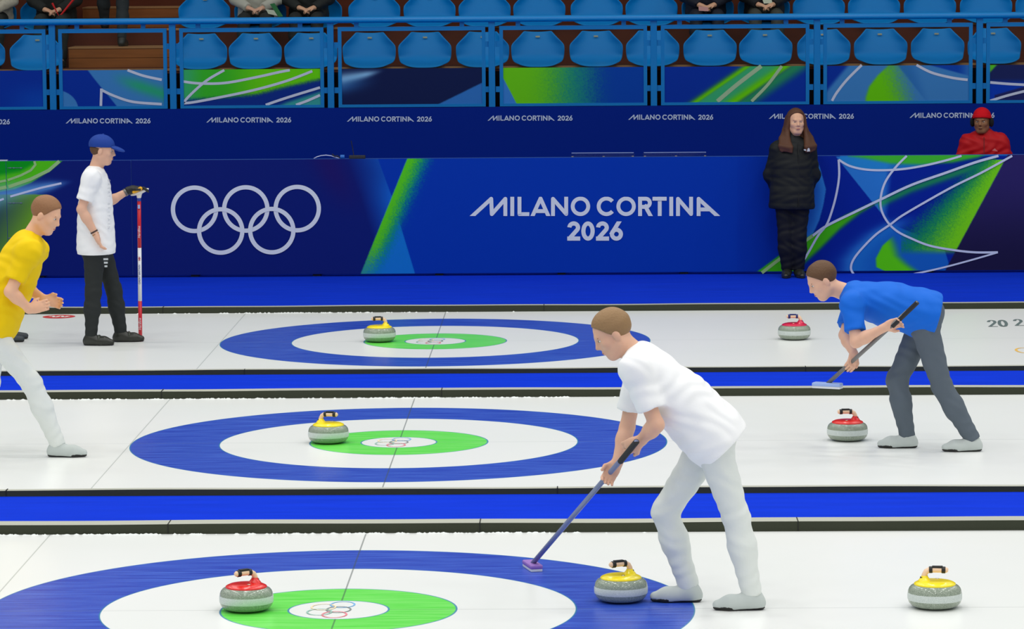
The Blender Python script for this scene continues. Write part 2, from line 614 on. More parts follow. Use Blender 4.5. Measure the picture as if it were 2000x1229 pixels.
def board_art(u, v):
    n = len(u)
    C = np.tile(V3(12, 24, 104), (n, 1))
    rnd = np.random.RandomState(3).rand(n)-.5
    # --- left: green disc, beam, triangle
    lo = curve_v(u, [(-200, 390), (0, 377), (30, 372), (60, 360), (100, 335), (125, 314), (126, 300)])
    g = V3(86, 170, 22)*np.ones((n, 1))
    g = shade_mix(g, V3(8, 130, 28)*np.ones((n, 1)), sm(curve_v(u, [(-200, 352), (0, 340), (40, 333), (68, 318), (75, 300)])-v, -8, 4))
    C = shade_mix(C, g, ((v < lo) & (u < 126)).astype(float)*sm(lo-v, 0, 5))
    # beam from (145,354) widening to the left
    t = (145-u)/145
    cv = 354+t*30
    wd_ = 3+np.clip(t, 0, 3)*20
    bm = np.exp(-((v-cv)/wd_)**2)*sm(u, 150, 95)*(t > -.05)
    C = shade_mix(C, V3(110, 150, 215)*np.ones((n, 1)), bm*.8)
    edge = 90-(v-385)*65/115.
    tri = (v > 380) & (u < edge)
    C = shade_mix(C, V3(130, 160, 30)*np.ones((n, 1)), tri*np.clip(1-(edge-u)/120, 0.0, 1)*.9)
    # --- middle
    mid = V3(0, 46, 158)*np.ones((n, 1))
    l1 = np.where(v < 383, 742+(v-320)*23/63., 765+(v-383)*45/149.)      # right-leaning edge
    l2 = 795-(v-312)*88/218.                                               # left-leaning edge
    pur = np.exp(-((u-(640+(v-315)*.45))/34)**2)*sm(v, 440, 330)
    C = shade_mix(C, V3(42, 14, 88)*np.ones((n, 1)), pur*.6*(u > 560))
    glow = np.clip(1-(l1-u)/62., 0, 1)*(u < l1)
    C = shade_mix(C, V3(20, 92, 196)*np.ones((n, 1)), glow*(.95-.35*sm(v, 400, 330)))
    C = np.where(((u >= l1) | (u >= l2+60))[:, None], mid, C)
    inl2 = u >= l2
    gw = 48 + (532-v)*.05
    tt = np.clip((u-l2)/gw, 0, 1)
    dots = np.clip(tt+rnd*.25, 0, 1)
    beam2 = shade_mix(V3(92, 178, 30)*np.ones((n, 1)), V3(0, 110, 130)*np.ones((n, 1)), sm(dots, .1, .75))
    under = np.where((u < l1)[:, None], V3(18, 100, 190), V3(0, 46, 158))
    beam2 = shade_mix(beam2, under, sm(dots, .45, 1.0))
    fade = sm(v+rnd*30, 540, 470)
    beam2 = shade_mix(under*np.ones((n, 1)), beam2, np.where(u < l1, .25+.75*fade, fade*.9+.1))
    C = np.where((inl2 & (u < l2+60+0*u) | (inl2 & (u < l1)))[:, None], beam2, C)
    C = np.where((inl2 & (u >= l1) & (u > l2+60))[:, None], mid, C)
    # --- right of centre
    R = u > 1440
    deep = shade_mix(V3(0, 44, 156)*np.ones((n, 1)), V3(2, 30, 140)*np.ones((n, 1)), sm(u, 1440, 1620))
    C = np.where(R[:, None], deep, C)
    lb = V3(52, 118, 204)*np.ones((n, 1))
    # crescent behind the woman
    out = curve_v(v, [(300, 1592), (330, 1602), (370, 1613), (400, 1608), (430, 1600), (465, 1584), (480, 1570), (560, 1540)])
    cr = np.clip(1-(out-u)/55., 0, 1)*(u < out)*(v < 478)*(u > 1500)
    C = shade_mix(C, lb, cr*.9)
    # light wedge from the top corner
    ledge = 1640+(v-315)*100/125.
    redge = np.where(v < 420, 1740-(v-305)*.10, 1728+(v-420)*.6)
    wdg = (u > ledge) & (v > 306) & (v < 440)
    C = shade_mix(C, lb, wdg*np.clip((redge-u)/14.+.5, 0, 1)*.85)
    # top strip: blue then green arc
    w2 = curve_v(u, [(1637, 312), (1659, 324), (1689, 331), (1725, 332.6), (1766, 330), (1807, 323), (1849, 312), (1874, 304)])
    top = (v < w2) & (u > 1640)
    C = shade_mix(C, V3(36, 120, 196)*np.ones((n, 1)), top.astype(float)*.8)
    gtop = curve_v(u, [(1650, 304), (1690, 310), (1740, 320), (1800, 322), (1860, 318), (1910, 308), (1930, 300)])
    C = shade_mix(C, V3(70, 165, 40)*np.ones((n, 1)), sm(gtop-v, -4, 5)*((u > 1655) & (u < 1940))*.95)
    # green swoosh lower left
    gt = curve_v(u, [(1467, 539), (1520, 500), (1590, 455), (1650, 420), (1720, 388)])
    gb = curve_v(u, [(1467, 541), (1500, 541), (1545, 541), (1600, 492), (1640, 452), (1680, 420), (1722, 394)])
    gs = sm(v-gt, -2, 3)*sm(gb-v, -3, 12)*((u > 1462) & (u < 1722))
    C = shade_mix(C, V3(70, 160, 24)*np.ones((n, 1)), gs)
    # green edge under the upper white line
    gl = curve_v(u, [(1719, 392), (1780, 363), (1849, 339), (1904, 320), (1945, 309)])
    C = shade_mix(C, V3(40, 150, 60)*np.ones((n, 1)), np.exp(-((v-gl-6)/8)**2)*((u > 1715) & (u < 1945))*.7)
    # light band around the lower curl
    cc = curve_v(v, [(420, 1760), (438, 1735), (458, 1703), (485, 1672), (507, 1655), (540, 1652)])
    band_ = np.exp(-((u-cc-12)/26)**2)*sm(v, 415, 450)
    C = shade_mix(C, lb, band_*.8)
    C = shade_mix(C, V3(26, 96, 186)*np.ones((n, 1)), ((u > cc+10) & (u < 1860-(539-v)*.3) & (v > 440) & (v > 440+(u-1745)*.40))*.8)
    # right beam: sharp edge, green fading left
    e2 = 1958-(v-320)*90/167.
    on = (u < e2) & (v > 312) & (v < 500)
    td = (e2-u)/ (60+ (v-312)*.55)
    tg = np.clip(td+rnd*.22, 0, 1)
    gg = shade_mix(V3(126, 186, 24)*np.ones((n, 1)), V3(10, 110, 90)*np.ones((n, 1)), sm(tg, .05, .7))
    C = shade_mix(C, gg, on*(1-sm(tg, .55, 1.0))*sm(v, 500, 482)*(u > 1760))
    C = np.where(((u >= e2) & (u > 1800))[:, None], V3(46, 30, 92)*(1-.35*sm(v, 330, 520))[:, None], C)
    # teardrop
    a0 = curve_v(v, [(458, 1746), (480, 1722), (505, 1709), (522, 1710), (531, 1730)])
    a1 = curve_v(v, [(458, 1747), (475, 1756), (500, 1764), (515, 1780), (528, 1798), (532, 1796)])
    td = (v > 458) & (v < 532)
    f1 = sm(u-a0, -1, 4)*sm(a1-u, -2, 26)*td
    C = shade_mix(C, V3(96, 182, 20)*np.ones((n, 1)), f1)
    # second green stain at bottom of the teardrop
    return C*KB


BT, BB = 310.0, 539.0
seam_w = mat('white_print', (226, 234, 238), .6, .25)
line_w = mat('pale_line_print', (208, 217, 238), .6, .25)
line_g = mat('pale_green_line_print', (160, 205, 130), .6, .25)
board_side = mat('board_edge', (40, 84, 170), .6)
PRT = print_mat('printed_fabric')
ZT = 1.205


def zrow(z):
    return lambda t: z


def board_pt(off=0.0):
    return lambda u, v: at(u, v, y=Y_BOARD-off)


def make_board(u0, u1, label):
    """one printed board: from photo column u0 to u1, its own thickness and feet"""
    x0 = at(u0, 400, y=Y_BOARD)[0]
    x1 = at(u1, 400, y=Y_BOARD)[0]
    zb = 0.045
    root = thing('advertising_board', ((x0+x1)/2, Y_BOARD+.06, 0), label, 'board', 'printed boards standing along the rink')
    mb = MB()
    mb.box((x0+.002, Y_BOARD, zb), (x1-.002, Y_BOARD+.10, ZT))
    mb.obj('board_panel', board_side, root)
    zz = {0: ZT, 1: zb}
    umap = lambda u: at(u, 425, y=Y_BOARD)[0]
    a0 = at(u0, 400, y=Y_BOARD)
    mb = MB()

    def P3(u, v):
        # grid corners: v0 -> top, v1 -> bottom of the board
        return (umap(u), Y_BOARD-.003, ZT if v < 400 else zb)
    # rows of art measured in the photo: convert level board rows to photo rows
    def col(U, V):
        # actual photo row of a point of the level board
        x = np.interp(U, [u0, u1], [x0, x1])
        z = np.interp(V, [BT, BB], [ZT, zb])
        d = np.stack([x, np.full_like(x, Y_BOARD), z], -1)-CAM
        w = d@FW
        uu = W0/2+FPX*(d@RT)/w
        vv = H0/2-FPX*(d@UP)/w
        return board_art(uu, vv)
    grid_print('printed_face', u0+.5, u1-.5, BT, BB, 1.5, P3, col, PRT, root)
    nf = max(2, int((x1-x0)/1.2))
    for i in range(nf):
        x = x0+(i+.5)*(x1-x0)/nf
        mf = MB()
        mf.box((x-.04, Y_BOARD+.04, .02), (x+.04, Y_BOARD+.28, .045))
        mf.bar((x, Y_BOARD+.27, .04), (x, Y_BOARD+.11, .7), .03, .03)
        mf.obj('foot', mat('black_steel', (24, 26, 32), .5), root)
    return root


bl = make_board(-420, 14, 'printed board at the left frame edge, left of the seam with straps')
bm_ = make_board(14, 258, 'navy printed board with green disc at its left, behind the man in white')
bc = make_board(258, 2420, 'long blue printed board with five white rings and large white words')

# pale lines printed on the left boards
for root, rng in ((bl, (-400, 13.5)), (bm_, (14.5, 257))):
    mb = MB()
    def clipped(pts, w, mi):
        dense = []
        for a, b in zip(pts[:-1], pts[1:]):
            for t in np.linspace(0, 1, 8, endpoint=False):
                dense.append((a[0]+(b[0]-a[0])*t, a[1]+(b[1]-a[1])*t))
        dense.append(pts[-1])
        dense = [p for p in dense if rng[0] <= p[0] <= rng[1]]
        if len(dense) > 1:
            mb.ribbon(dense, w, board_pt(.005), mi=mi)
    clipped([(67, 315), (69, 322), (60, 333), (40, 343), (15, 352), (-10, 357), (-80, 366)], 4.5, 1)
    clipped([(116, 315), (95, 333), (60, 350), (20, 364), (-10, 370), (-80, 380)], 6.5, 1)
    clipped([(120, 358), (80, 367), (20, 384), (-30, 402)], 4, 0)
    mb.obj('printed_lines', [line_w, line_g], root)
# straps joining the two left boards
for v in (328, 396.5, 465):
    st = MB()
    for du in (6, 13, 27):
        p = at(14+du, v, y=Y_BOARD-.006)
        st.box((p[0]-.006, p[1]-.004, p[2]-.005), (p[0]+.006, p[1], p[2]+.005))
    p, q = at(15, v, y=Y_BOARD), at(44, v-1, y=Y_BOARD)
    st.box((p[0], Y_BOARD-.007, p[2]-.002), (q[0], Y_BOARD-.005, p[2]+.002))
    st.obj('strap', mat('strap_grey', (120, 130, 160), .5), bm_)
# five rings
mb = MB()
for _q, (cx, cy) in enumerate(((380, 409), (480, 408.3), (580.5, 407.6), (431, 451.3), (530.8, 450.6))):
    mb.ribbon([(cx+42.2*math.cos(a), cy+42.4*math.sin(a)) for a in np.linspace(0, 2*math.pi, 90, endpoint=False)], 8.3, board_pt(.005+.0012*_q), closed=True)
mb.obj('rings_emblem', seam_w, bc)
pt = board_pt(.005)
letters('lettering', GL_MC, lambda x, y: pt(900+x/3.333, 290+y/3.333-(x-870)*.0), 25, seam_w, bc)
letters('lettering', GL_Y, lambda x, y: pt(900+x/3.333, 290+y/3.333), 27, seam_w, bc, 475., 601.)
mb = MB()
LW = 4.2
def smooth(pts, n=10):
    out = []
    m_ = len(pts)
    for i in range(m_-1):
        p0, p1, p2, p3 = [V3(*pts[max(0, min(m_-1, j))]) for j in (i-1, i, i+1, i+2)]
        for t in np.linspace(0, 1, n, endpoint=False):
            out.append(tuple(.5*((2*p1)+(-p0+p2)*t+(2*p0-5*p1+4*p2-p3)*t*t+(-p0+3*p1-3*p2+p3)*t**3)))
    out.append(pts[-1])
    return out
for _q, (pts, w) in enumerate((([(1638, 312), (1639, 342), (1635, 372), (1627, 405), (1615, 438), (1598, 460), (1582, 488), (1568, 512)], LW),
               ([(1638, 312), (1659, 324), (1689, 331), (1725, 332.6), (1766, 330), (1807.5, 323), (1849, 313), (1878, 304.5)], LW),
               ([(1771, 304.6), (1750, 326), (1730.5, 353), (1721, 381), (1721, 408), (1733, 433), (1752.5, 452), (1780, 466), (1816, 480), (1862.5, 488.6), (1904, 493), (1949, 493)], LW),
               ([(1949, 493), (1901, 507), (1849, 521), (1807.5, 530.6), (1774.5, 537)], LW-.8),
               ([(1950, 304.5), (1904, 317.5), (1849, 337), (1780, 361.5), (1719.5, 390), (1670, 414), (1615, 441), (1587.5, 460.5)], LW+.6),
               ([(1977, 304.5), (1917.5, 337), (1862.5, 364), (1807.5, 394.5), (1761, 422), (1739, 438.5), (1711, 458), (1684, 485), (1667, 507), (1662, 524), (1668, 537)], LW))):
    mb.ribbon(smooth(pts), w, board_pt(.005+.0012*_q))
mb.ribbon(smooth([(1587.5, 460.5), (1532.5, 499), (1488, 533)]), LW+2, board_pt(.005), mi=1)
# soft wide beam at the top right
mb.obj('printed_lines', [line_w, line_g], bc)
# small white lip on top of the left-most board
lip = MB()
p = at(16, 311.5, y=Y_BOARD)
lip.box((p[0]-.6, Y_BOARD+.01, ZT), (p[0]-.012, Y_BOARD+.06, ZT+.012))
lip.obj('edge_trim', mat('pale_trim', (190, 200, 215), .5), bl)

# ------------------------------------------------------------------ the wall under the stand, with small words
wall_m = mat('navy_wall_print', (0, 38, 140), .6, .08, bump=.1, bscale=2)
ZW = 1.612
mb = MB()
mb.box((-12, Y_WALL, 0.0), (14, Y_WALL+.12, ZW))
wall = mb.obj('wall_back', wall_m, base=(1, Y_WALL, 0))
tag(wall, kind='structure')
wl = mat('small_word_print', (200, 216, 242), .6, .2)
for i in range(-1, 9):
    uL = 128.5+274.7*i
    vB = 241.2-(uL-128.5)*.0066
    s = 0.0805                   # photo pixels per glyph unit
    gs = list(GL_MC)+[[(x-690+1690+65, y-160) for x, y in g] for g in GL_Y]
    # measured: word starts at uL, cap height 10.1 px
    P2 = (lambda uL, vB: (lambda x, y: at(uL+(x-62)*s, vB+(y-440)*s, y=Y_WALL-.004)))(uL, vB)
    letters('lettering', gs, P2, 25, wl, wall)

# ------------------------------------------------------------------ the railing with glass and printed lower panels
blue_rail = mat('rail_blue_paint', (0, 126, 202), .4, .25)
rail = thing('railing', (1, Y_RAIL, ZW), 'long blue steel railing with glass panels in front of the seats', 'railing')
POSTS = [-212, 102, 337, 645.5, 960.5, 1277, 1596, 1913.5, 2230]
FR = [(-200, 85.5), (117.5, 322), (354, 628.5), (663.5, 944.5), (979, 1260.5), (1294.5, 1577.5), (1612, 1896.5), (1930.5, 2216)]
xr = lambda u: at(u, 120, y=Y_RAIL)[0]
yr = Y_RAIL+.02
mb = MB()
zt = 2.548
mb.tube([(-9, yr-.03, zt), (-3, yr-.03, zt), (3, yr-.03, zt), (11, yr-.03, zt)], .034, 16)
mb.obj('handrail', mat('handrail_blue_highlit', (0, 142, 222), .3, .5), rail, smooth=True)  # lighter than the posts: the highlight along the tube is put into its colour
for u in POSTS:
    x = xr(u)
    m1 = MB()
    m1.box((x-.034, yr-.02, ZW), (x+.034, yr+.03, zt-.0))
    m1.obj('post', blue_rail, rail, bevel=.004)
z_top, z_bot = 2.472, ZW+.005


def panel_art(k):
    def f(u, v):
        n = len(u)
        O = np.ones((n, 1))
        rnd = np.random.RandomState(k).rand(n)-.5
        blue = V3(6, 42, 150)*O
        lb = V3(66, 112, 186)*O
        if k == 0:
            return shade_mix(blue, V3(10, 70, 180)*O, sm(u, -20, 80)*sm(v, 150, 200)*.6)
        if k == 1:
            C = blue.copy()
            e = 168+(v-137)*55/72.+sm(v, 150, 209)*3
            C = shade_mix(C, lb, sm(u-e, -1, 2))
            gx = np.exp(-(((v-(150+(u-215)*.33))/13)**2))*sm(u, 205, 280)
            C = shade_mix(C, V3(40, 150, 100)*O, gx*.8)
            C = shade_mix(C, V3(10, 50, 170)*O, sm(v-(180+(u-200)*.18), 0, 14)*sm(u, 225, 260)*.0)
            C = shade_mix(C, lb, (((u-100)**2/48**2+(v-215)**2/40**2) < 1).astype(float))
            return C
        if k == 2:
            C = V3(60, 160, 40)*O
            C = shade_mix(C, V3(60, 150, 130)*O, sm(u, 400, 355)*.7)
            C = shade_mix(C, V3(120, 190, 10)*O, sm(u, 420, 520)*.8)
            e = curve_v(u, [(350, 190), (430, 186), (500, 180), (560, 165), (630, 150)])+rnd*3
            C = shade_mix(C, V3(14, 40, 130)*O, sm(v-e, 0, 12))
            e3 = curve_v(u, [(500, 225), (560, 200), (630, 178)])
            C = shade_mix(C, V3(70, 160, 150)*O, sm(v-e3, -2, 8)*(u > 510)*.8)
            return C
        if k == 3:
            C = V3(20, 26, 74)*O
            t = (748-u)/85.
            cv = 138+t*18
            b = np.exp(-((v-cv)/(3+np.clip(t, 0, 2)*10))**2)*sm(t, -.05, .45)
            C = shade_mix(C, V3(150, 170, 225)*O, b*.95)
            b2 = np.exp(-((v-cv-16)/(14))**2)*sm(t, .0, 1.0)
            C = shade_mix(C, V3(60, 110, 190)*O, b2*.55)
            C = np.where(((v > 206-(u-862)*39/78.) & (u > 850))[:, None], V3(52, 100, 184), C)
            return C
        if k == 4:
            t = sm(u+rnd*30, 1000, 1250)
            C = shade_mix(V3(112, 176, 24)*O, V3(30, 120, 120)*O, sm(t, 0, .55))
            C = shade_mix(C, V3(6, 56, 158)*O, sm(t, .45, .9))
            C = np.where((u < 981+(v-130)*.0+(v-158)*.48)[:, None] & (u < 1020)[:, None], V3(60, 110, 196), C)
            return C
        if k == 5:
            C = blue.copy()
            d = u-(1462-(v-130)*1.35)
            w = d/1.35
            C = shade_mix(C, V3(110, 180, 10)*O, np.exp(-(w/9)**2))
            C = shade_mix(C, V3(60, 150, 110)*O, (sm(w, 0, 8)*sm(w, 60, 48)))
            C = shade_mix(C, V3(112, 184, 10)*O, np.exp(-((w-56)/11)**2))
            C = shade_mix(C, V3(40, 120, 90)*O, sm(w, 64, 70)*sm(w, 105, 74))
            return C
        if k == 6:
            C = lb.copy()
            C = shade_mix(C, blue, sm(1655-(v-130)*.75-u, -4, 10))
            e = curve_v(v, [(127, 1734), (150, 1712), (175, 1695), (200, 1688)])
            g = sm(u-e, -2, 6)*sm(1790-(v-200)*-.3-u+rnd*20, -10, 60)
            C = shade_mix(C, V3(110, 178, 14)*O, g)
            C = shade_mix(C, V3(40, 90, 170)*O, sm(u-(1755+(v-130)*.7), -2, 4)*sm(1800+(v-130)*.3-u, 0, 30)*.7)
            C = shade_mix(C, V3(6, 50, 160)*O, sm(u-(1810+(v-127)*3.2), 0, 12)*sm(1900-u+0*v, -10, 30)*.9)
            return C
        C = V3(30, 32, 88)*O
        C = shade_mix(C, V3(10, 50, 170)*O, sm(v, 155, 175))
        C = shade_mix(C, V3(90, 170, 40)*O, sm(1944-(v-127)*.8-u, -2, 3))
        C = np.where(((v > 196-(u-1940)*.32) & (u > 1940))[:, None], V3(36, 34, 96), C)
        return C
    return f


PL = {1: [[(249, 137), (280, 148), (316, 156)], [(197, 207), (198, 173)], [(197, 175), (222, 187), (260, 199), (316, 203.5)]],
      2: [[(356, 159), (390, 163), (440, 162), (500, 151), (545, 141), (566, 137)], [(438, 137), (400, 160), (362, 196), (368, 201), (430, 190), (500, 175), (560, 158), (610, 139)],
          [(519, 205), (560, 191), (625, 171)], [(578, 205), (600, 197), (625, 186)]],
      5: [[(1487, 129), (1440, 165), (1401, 198)], [(1527, 129), (1500, 165), (1468, 198)]],
      6: [[(1683, 127), (1655, 155), (1635, 180), (1625, 197)], [(1790, 127), (1820, 142), (1860, 152), (1890, 156)]],
      7: [[(1934, 161), (1970, 164), (2010, 166)], [(1934, 197), (1970, 186), (2010, 176)]]}
for k, (ua, ub) in enumerate(FR):
    xa, xb = xr(ua), xr(ub)
    w = .038 if k else .038
    m1 = MB()
    m1.box((xa-w/2, yr, z_bot), (xa+w/2, yr+.03, z_top))
    m1.box((xb-w/2, yr, z_bot), (xb+w/2, yr+.03, z_top))
    m1.box((xa+w/2, yr, z_top-.044), (xb-w/2, yr+.03, z_top))
    m1.box((xa+w/2, yr, z_bot), (xb-w/2, yr+.03, z_bot+.03))
    for uu in (ua+33, ub-42):
        m1.box((xr(uu)-.024, yr, z_top), (xr(uu)+.024, yr+.03, zt-.02))
    for zz in (1.80, 2.28):
        for xx, sg in ((xa-w/2, -1), (xb+w/2, 1)):
            x2 = xx+sg*.042
            m1.box((min(xx, x2), yr+.004, zz-.03), (max(xx, x2), yr+.026, zz+.03))
    fr = m1.obj('panel_frame', blue_rail, rail)
    g = MB()
    g.box((xa+w/2, yr+.012, z_bot+.03), (xb-w/2, yr+.018, z_top-.044))
    g.obj('glass_pane', GLASS, fr)
    vm = (ua+ub)/2
    v_hi = 137-(vm-220)*.0059
    zpt = at(vm, v_hi, y=yr)[2]

    def P3(u, v, xa=xa, xb=xb, ua=ua, ub=ub, zpt=zpt):
        return (xa+w/2+(u-ua)/(ub-ua)*(xb-xa-w), yr+.010, zpt if v < 160 else z_bot+.03)
    grid_print('printed_panel', ua, ub, 136, 208, 1.5, P3,
               (lambda k, vm: (lambda U, V: panel_art(k)(U, V-(vm-220)*.0059*0 + (v_hi-136)*(208-V)/72.)))(k, vm), PRT, fr)
    if k in PL:
        ml = MB()
        for _q, pts in enumerate(PL[k]):
            ml.ribbon(smooth(pts), (8.0, 6.0)[_q] if k == 5 else 5.0, (lambda u, v, q=_q: at(u, v, y=yr+.008-.0012*q)))
        ml.obj('printed_lines', mat('sage_line_print', (170, 200, 160), .6, .1) if k == 5 else line_w, fr)

# ------------------------------------------------------------------ the stand: wooden tiers
wood_d = mat('dark_red_wood', (100, 44, 20), .6, .3, var=.35, vscale=3, stretch=(.5, 4, 4))
wood_l = mat('pine_planks', (158, 92, 38), .55, .3, var=.4, vscale=3, stretch=(.6, 6, 6), bump=.1)
wood_e = mat('pine_edge', (176, 128, 82), .6, .3)
Z1, Z2, Z3 = 2.02, 2.43, 2.84
FL0 = 1.56
T1, T2, T3 = 21.15, 22.15, 23.15
for name, y0, y1, z0, z1 in (('floor_tier', Y_WALL+.12, T1, 0, FL0), ('floor_tier', T1, T2, 0, Z1), ('floor_tier', T2, T3, 0, Z2),
                             ('floor_tier', T3, T3+1.0, 0, Z3), ('floor_tier', T3+1.0, T3+2.0, 0, Z3+.42)):
    mb = MB()
    mb.box((-12, y0, z0), (14, y1, z1))
    o = mb.obj(name, wood_d, base=(1, y0, 0))
    tag(o, kind='structure')
    if z1 > FL0:
        me = MB()
        me.box((-12, y0-.012, z1-.022), (14, y0+.01, z1+.004))
        tag(me.obj('trim_tier', wood_e, base=(1, y0, z1)), kind='structure')
mb = MB()
mb.box((-12, T1-.03, FL0), (14, T1-.013, Z1-.05))
tag(mb.obj('trim_riser', mat('black_riser_panel', (10, 12, 22), .9, .1), base=(1, T1, FL0)), kind='structure')  # black panel across the lower front of the first tier
mb = MB()
mb.box((-14, T3+2.0, 0), (16, T3+2.3, 9))
tag(mb.obj('wall_rear', mat('hall_wall', (70, 60, 55), .9), base=(1, T3+2, 0)), kind='structure')


def wood_step(x0, x1, y0, y1, z0, z1, label):
    r_ = thing('wooden_step', ((x0+x1)/2, (y0+y1)/2, z0), label, 'step', 'wooden steps of the aisle')
    h = (z1-z0-.012)/2
    for i in range(2):
        m = MB()
        m.box((x0, y0, z0+i*h), (x1, y0+.025, z0+(i+1)*h-.004))
        m.obj('plank', wood_l, r_, bevel=.002)
    m = MB()
    m.box((x0, y0-.01, z1-.016), (x1, y1, z1))
    m.obj('tread', wood_e, r_)
    m = MB()
    m.box((x0, y0+.025, z0), (x0+.02, y1, z1-.016))
    m.obj('side_board', wood_l, r_)
    m = MB()
    m.box((x1-.02, y0+.025, z0), (x1, y1, z1-.016))
    m.obj('side_board', wood_l, r_)
    return r_


xs0, xs1 = at(134, 110, y=21.6)[0], at(348, 110, y=21.6)[0]
wood_step(xs0, xs1, 21.6, T2-.013, Z1, 2.245, 'pine wood step in the seat gap, its plank front behind the glass at left')
wood_step(xs0+.02, xs1+.02, 22.65, T3-.013, Z2, 2.66, 'upper pine wood step of the aisle, above the handrail at left')
wood_step(xs0+.04, xs1+.04, 23.65, T3+.987, Z3, 3.08, 'topmost wooden step of the aisle, above the frame')

# ------------------------------------------------------------------ stadium seats
seat_m = mat('seat_blue_plastic', (0, 140, 218), .45, .25, bump=.05, bscale=8, var=.05, vscale=6)
tag_m = mat('seat_tag', (180, 180, 150), .5)


def seat_shell():
    prof = [(.425, .385, .150), (.419, .36, .168), (.400, .30, .222), (.382, .245, .280), (.37, .215, .292), (.35, .15, .291),
            (.33, .10, .288), (.29, .055, .282), (.20, .025, .270), (.10, .012, .250), (.03, .006, .225), (.0, -.012, .190)]
    ns = 17
    vs, fs = [], []
    for i, (y, z, hw) in enumerate(prof):
        bk = np.clip((z-.03)/.15, 0, 1)
        for j in range(ns):
            s = -1+2*j/(ns-1)
            a = abs(s)
            curl = .13*a**3.2
            vs.append((hw*s, y-curl*bk*(.9 if i > 1 else .45), z+curl*(1-bk)*.22+(.012*(1-a*a) if i == 0 else 0)*-1))
    for i in range(len(prof)-1):
        for j in range(ns-1):
            a = i*ns+j
            fs.append((a, a+1, a+ns+1, a+ns))
    return vs, fs


vs, fs = seat_shell()
proto = thing('stadium_seat', (0, 0, 0), 'x', 'seat')
mb = MB()
mb.add(vs, fs)
sh = mb.obj('seat_shell', seat_m, proto, smooth=True)
so = sh.modifiers.new('thick', 'SOLIDIFY')
so.thickness = .016
so.offset = 0
ss = sh.modifiers.new('sub', 'SUBSURF')
ss.levels = ss.render_levels = 1
mb = MB()
mb.tube([V3(-.022, .389, .335), V3(.022, .389, .335)], .013, 10)
mb2 = MB()
mb2.box((-.024, .368, .308), (.024, .376, .328))
mb2.obj('number_tag', tag_m, proto, bevel=.006)
mb = MB()
mb.box((-.15, .17, -.004), (.15, .36, .016))
mb.obj('bracket', mat('black_steel', (24, 26, 32), .5), proto)
used = False


def put_seat(u, row, label):
    global used
    y = (T1, T2, T3)[row]-.10
    z = (Z1, Z2, Z3)[row]+.004
    x = at(u, (100, 10, 0)[row], y=y+.3)[0]
    o = copy_tree(proto) if used else proto
    used = True
    o.location = (x, y+random.uniform(-.008, .008), z)
    o.rotation_euler[2] = random.uniform(-.02, .02)
    o.scale = (1, 1, .96)
    tag(o, label, 'seat', 'blue seats of the front row' if row == 0 else 'blue seats of the second row' if row == 1 else 'blue seats of the third row')
    return o


front = [(-40, 'blue seat cut by the left frame edge, front row behind the glass'),
         (72, 'blue front row seat behind the leftmost rail post, left of the wooden step'),
         (393, 'blue front row seat right of the wooden step'),
         (499, 'blue front row seat, second to the right of the wooden step'),
         (608, 'blue front row seat crossed by the third rail post from the left'),
         (721, 'blue front row seat above the dark panel, at its left end'),
         (830, 'blue front row seat above the middle of the dark navy panel'),
         (942, 'blue front row seat crossed by the rail post between dark and green panels'),
         (1051, 'blue front row seat above the left end of the green fading panel'),
         (1165, 'blue front row seat above the middle of the green fading panel'),
         (1274, 'blue front row seat crossed by the rail post right of the green fading panel'),
         (1386, 'blue front row seat above the plain blue left part of a striped panel'),
         (1496, 'blue front row seat above the two green stripes'),
         (1609, 'blue front row seat crossed by the post above the standing woman'),
         (1720, 'blue front row seat above the panel with a green leaf shape'),
         (1831, 'blue front row seat above the curved white line, right of the green leaf shape'),
         (1942, 'blue front row seat crossed by the rail post above the man in red'),
         (2053, 'blue front row seat cut by the right frame edge')]
for u, l in front:
    put_seat(u, 0, l)
second = [(-17, 'blue second row seat in the top left corner, under a spectator in pale clothes'),
          (91, 'blue second row seat under the spectator with a red chevron'),
          (400, 'empty blue second row seat right of the wooden aisle steps'),
          (509, 'blue second row seat under the spectator in the pale grey jacket'),
          (617, 'blue second row seat under the spectator in black, right of the pale jacket'),
          (731, 'empty blue second row seat, first right of the spectators in pale and black'),
          (839, 'empty blue second row seat above the dark navy panel'),
          (946, 'empty blue second row seat above the post left of the green fading panel'),
          (1054, 'empty blue second row seat above the left half of the green fading panel'),
          (1165, 'empty blue second row seat above the right half of the green fading panel'),
          (1272, 'empty blue second row seat, left neighbour of the spectator in dark blue'),
          (1382, 'blue second row seat under the spectator in dark blue with a pink patch'),
          (1492, 'blue second row seat under the spectator with grey knees'),
          (1599, 'empty blue second row seat above the standing woman'),
          (1707, 'empty blue second row seat above the panel with a green leaf shape'),
          (1815, 'empty blue second row seat, second from the right frame edge'),
          (1925, 'empty blue second row seat above the man in red'),
          (2034, 'blue second row seat cut by the top right frame corner')]
for u, l in second:
    put_seat(u, 1, l)

# ------------------------------------------------------------------ curling stones
def granite(name, a, b, c, rough):
    m = mat(name, a, rough, .5)
    nt = m.node_tree
    tc = nt.nodes.new('ShaderNodeTexCoord')
    v = nt.nodes.new('ShaderNodeTexNoise')
    v.inputs['Scale'].default_value = 520
    v.inputs['Detail'].default_value = 3
    nt.links.new(tc.outputs['Object'], v.inputs['Vector'])
    r = nt.nodes.new('ShaderNodeValToRGB')
    r.color_ramp.interpolation = 'CONSTANT'
    e = r.color_ramp.elements
    e[0].position, e[0].color = 0, (*lin(b), 1)
    e[1].position, e[1].color = .46, (*lin(a), 1)
    n3 = e.new(.58)
    n3.color = (*lin(c), 1)
    nt.links.new(v.outputs[0], r.inputs[0])
    nt.links.new(r.outputs[0], nt.nodes['Principled BSDF'].inputs['Base Color'])
    return m


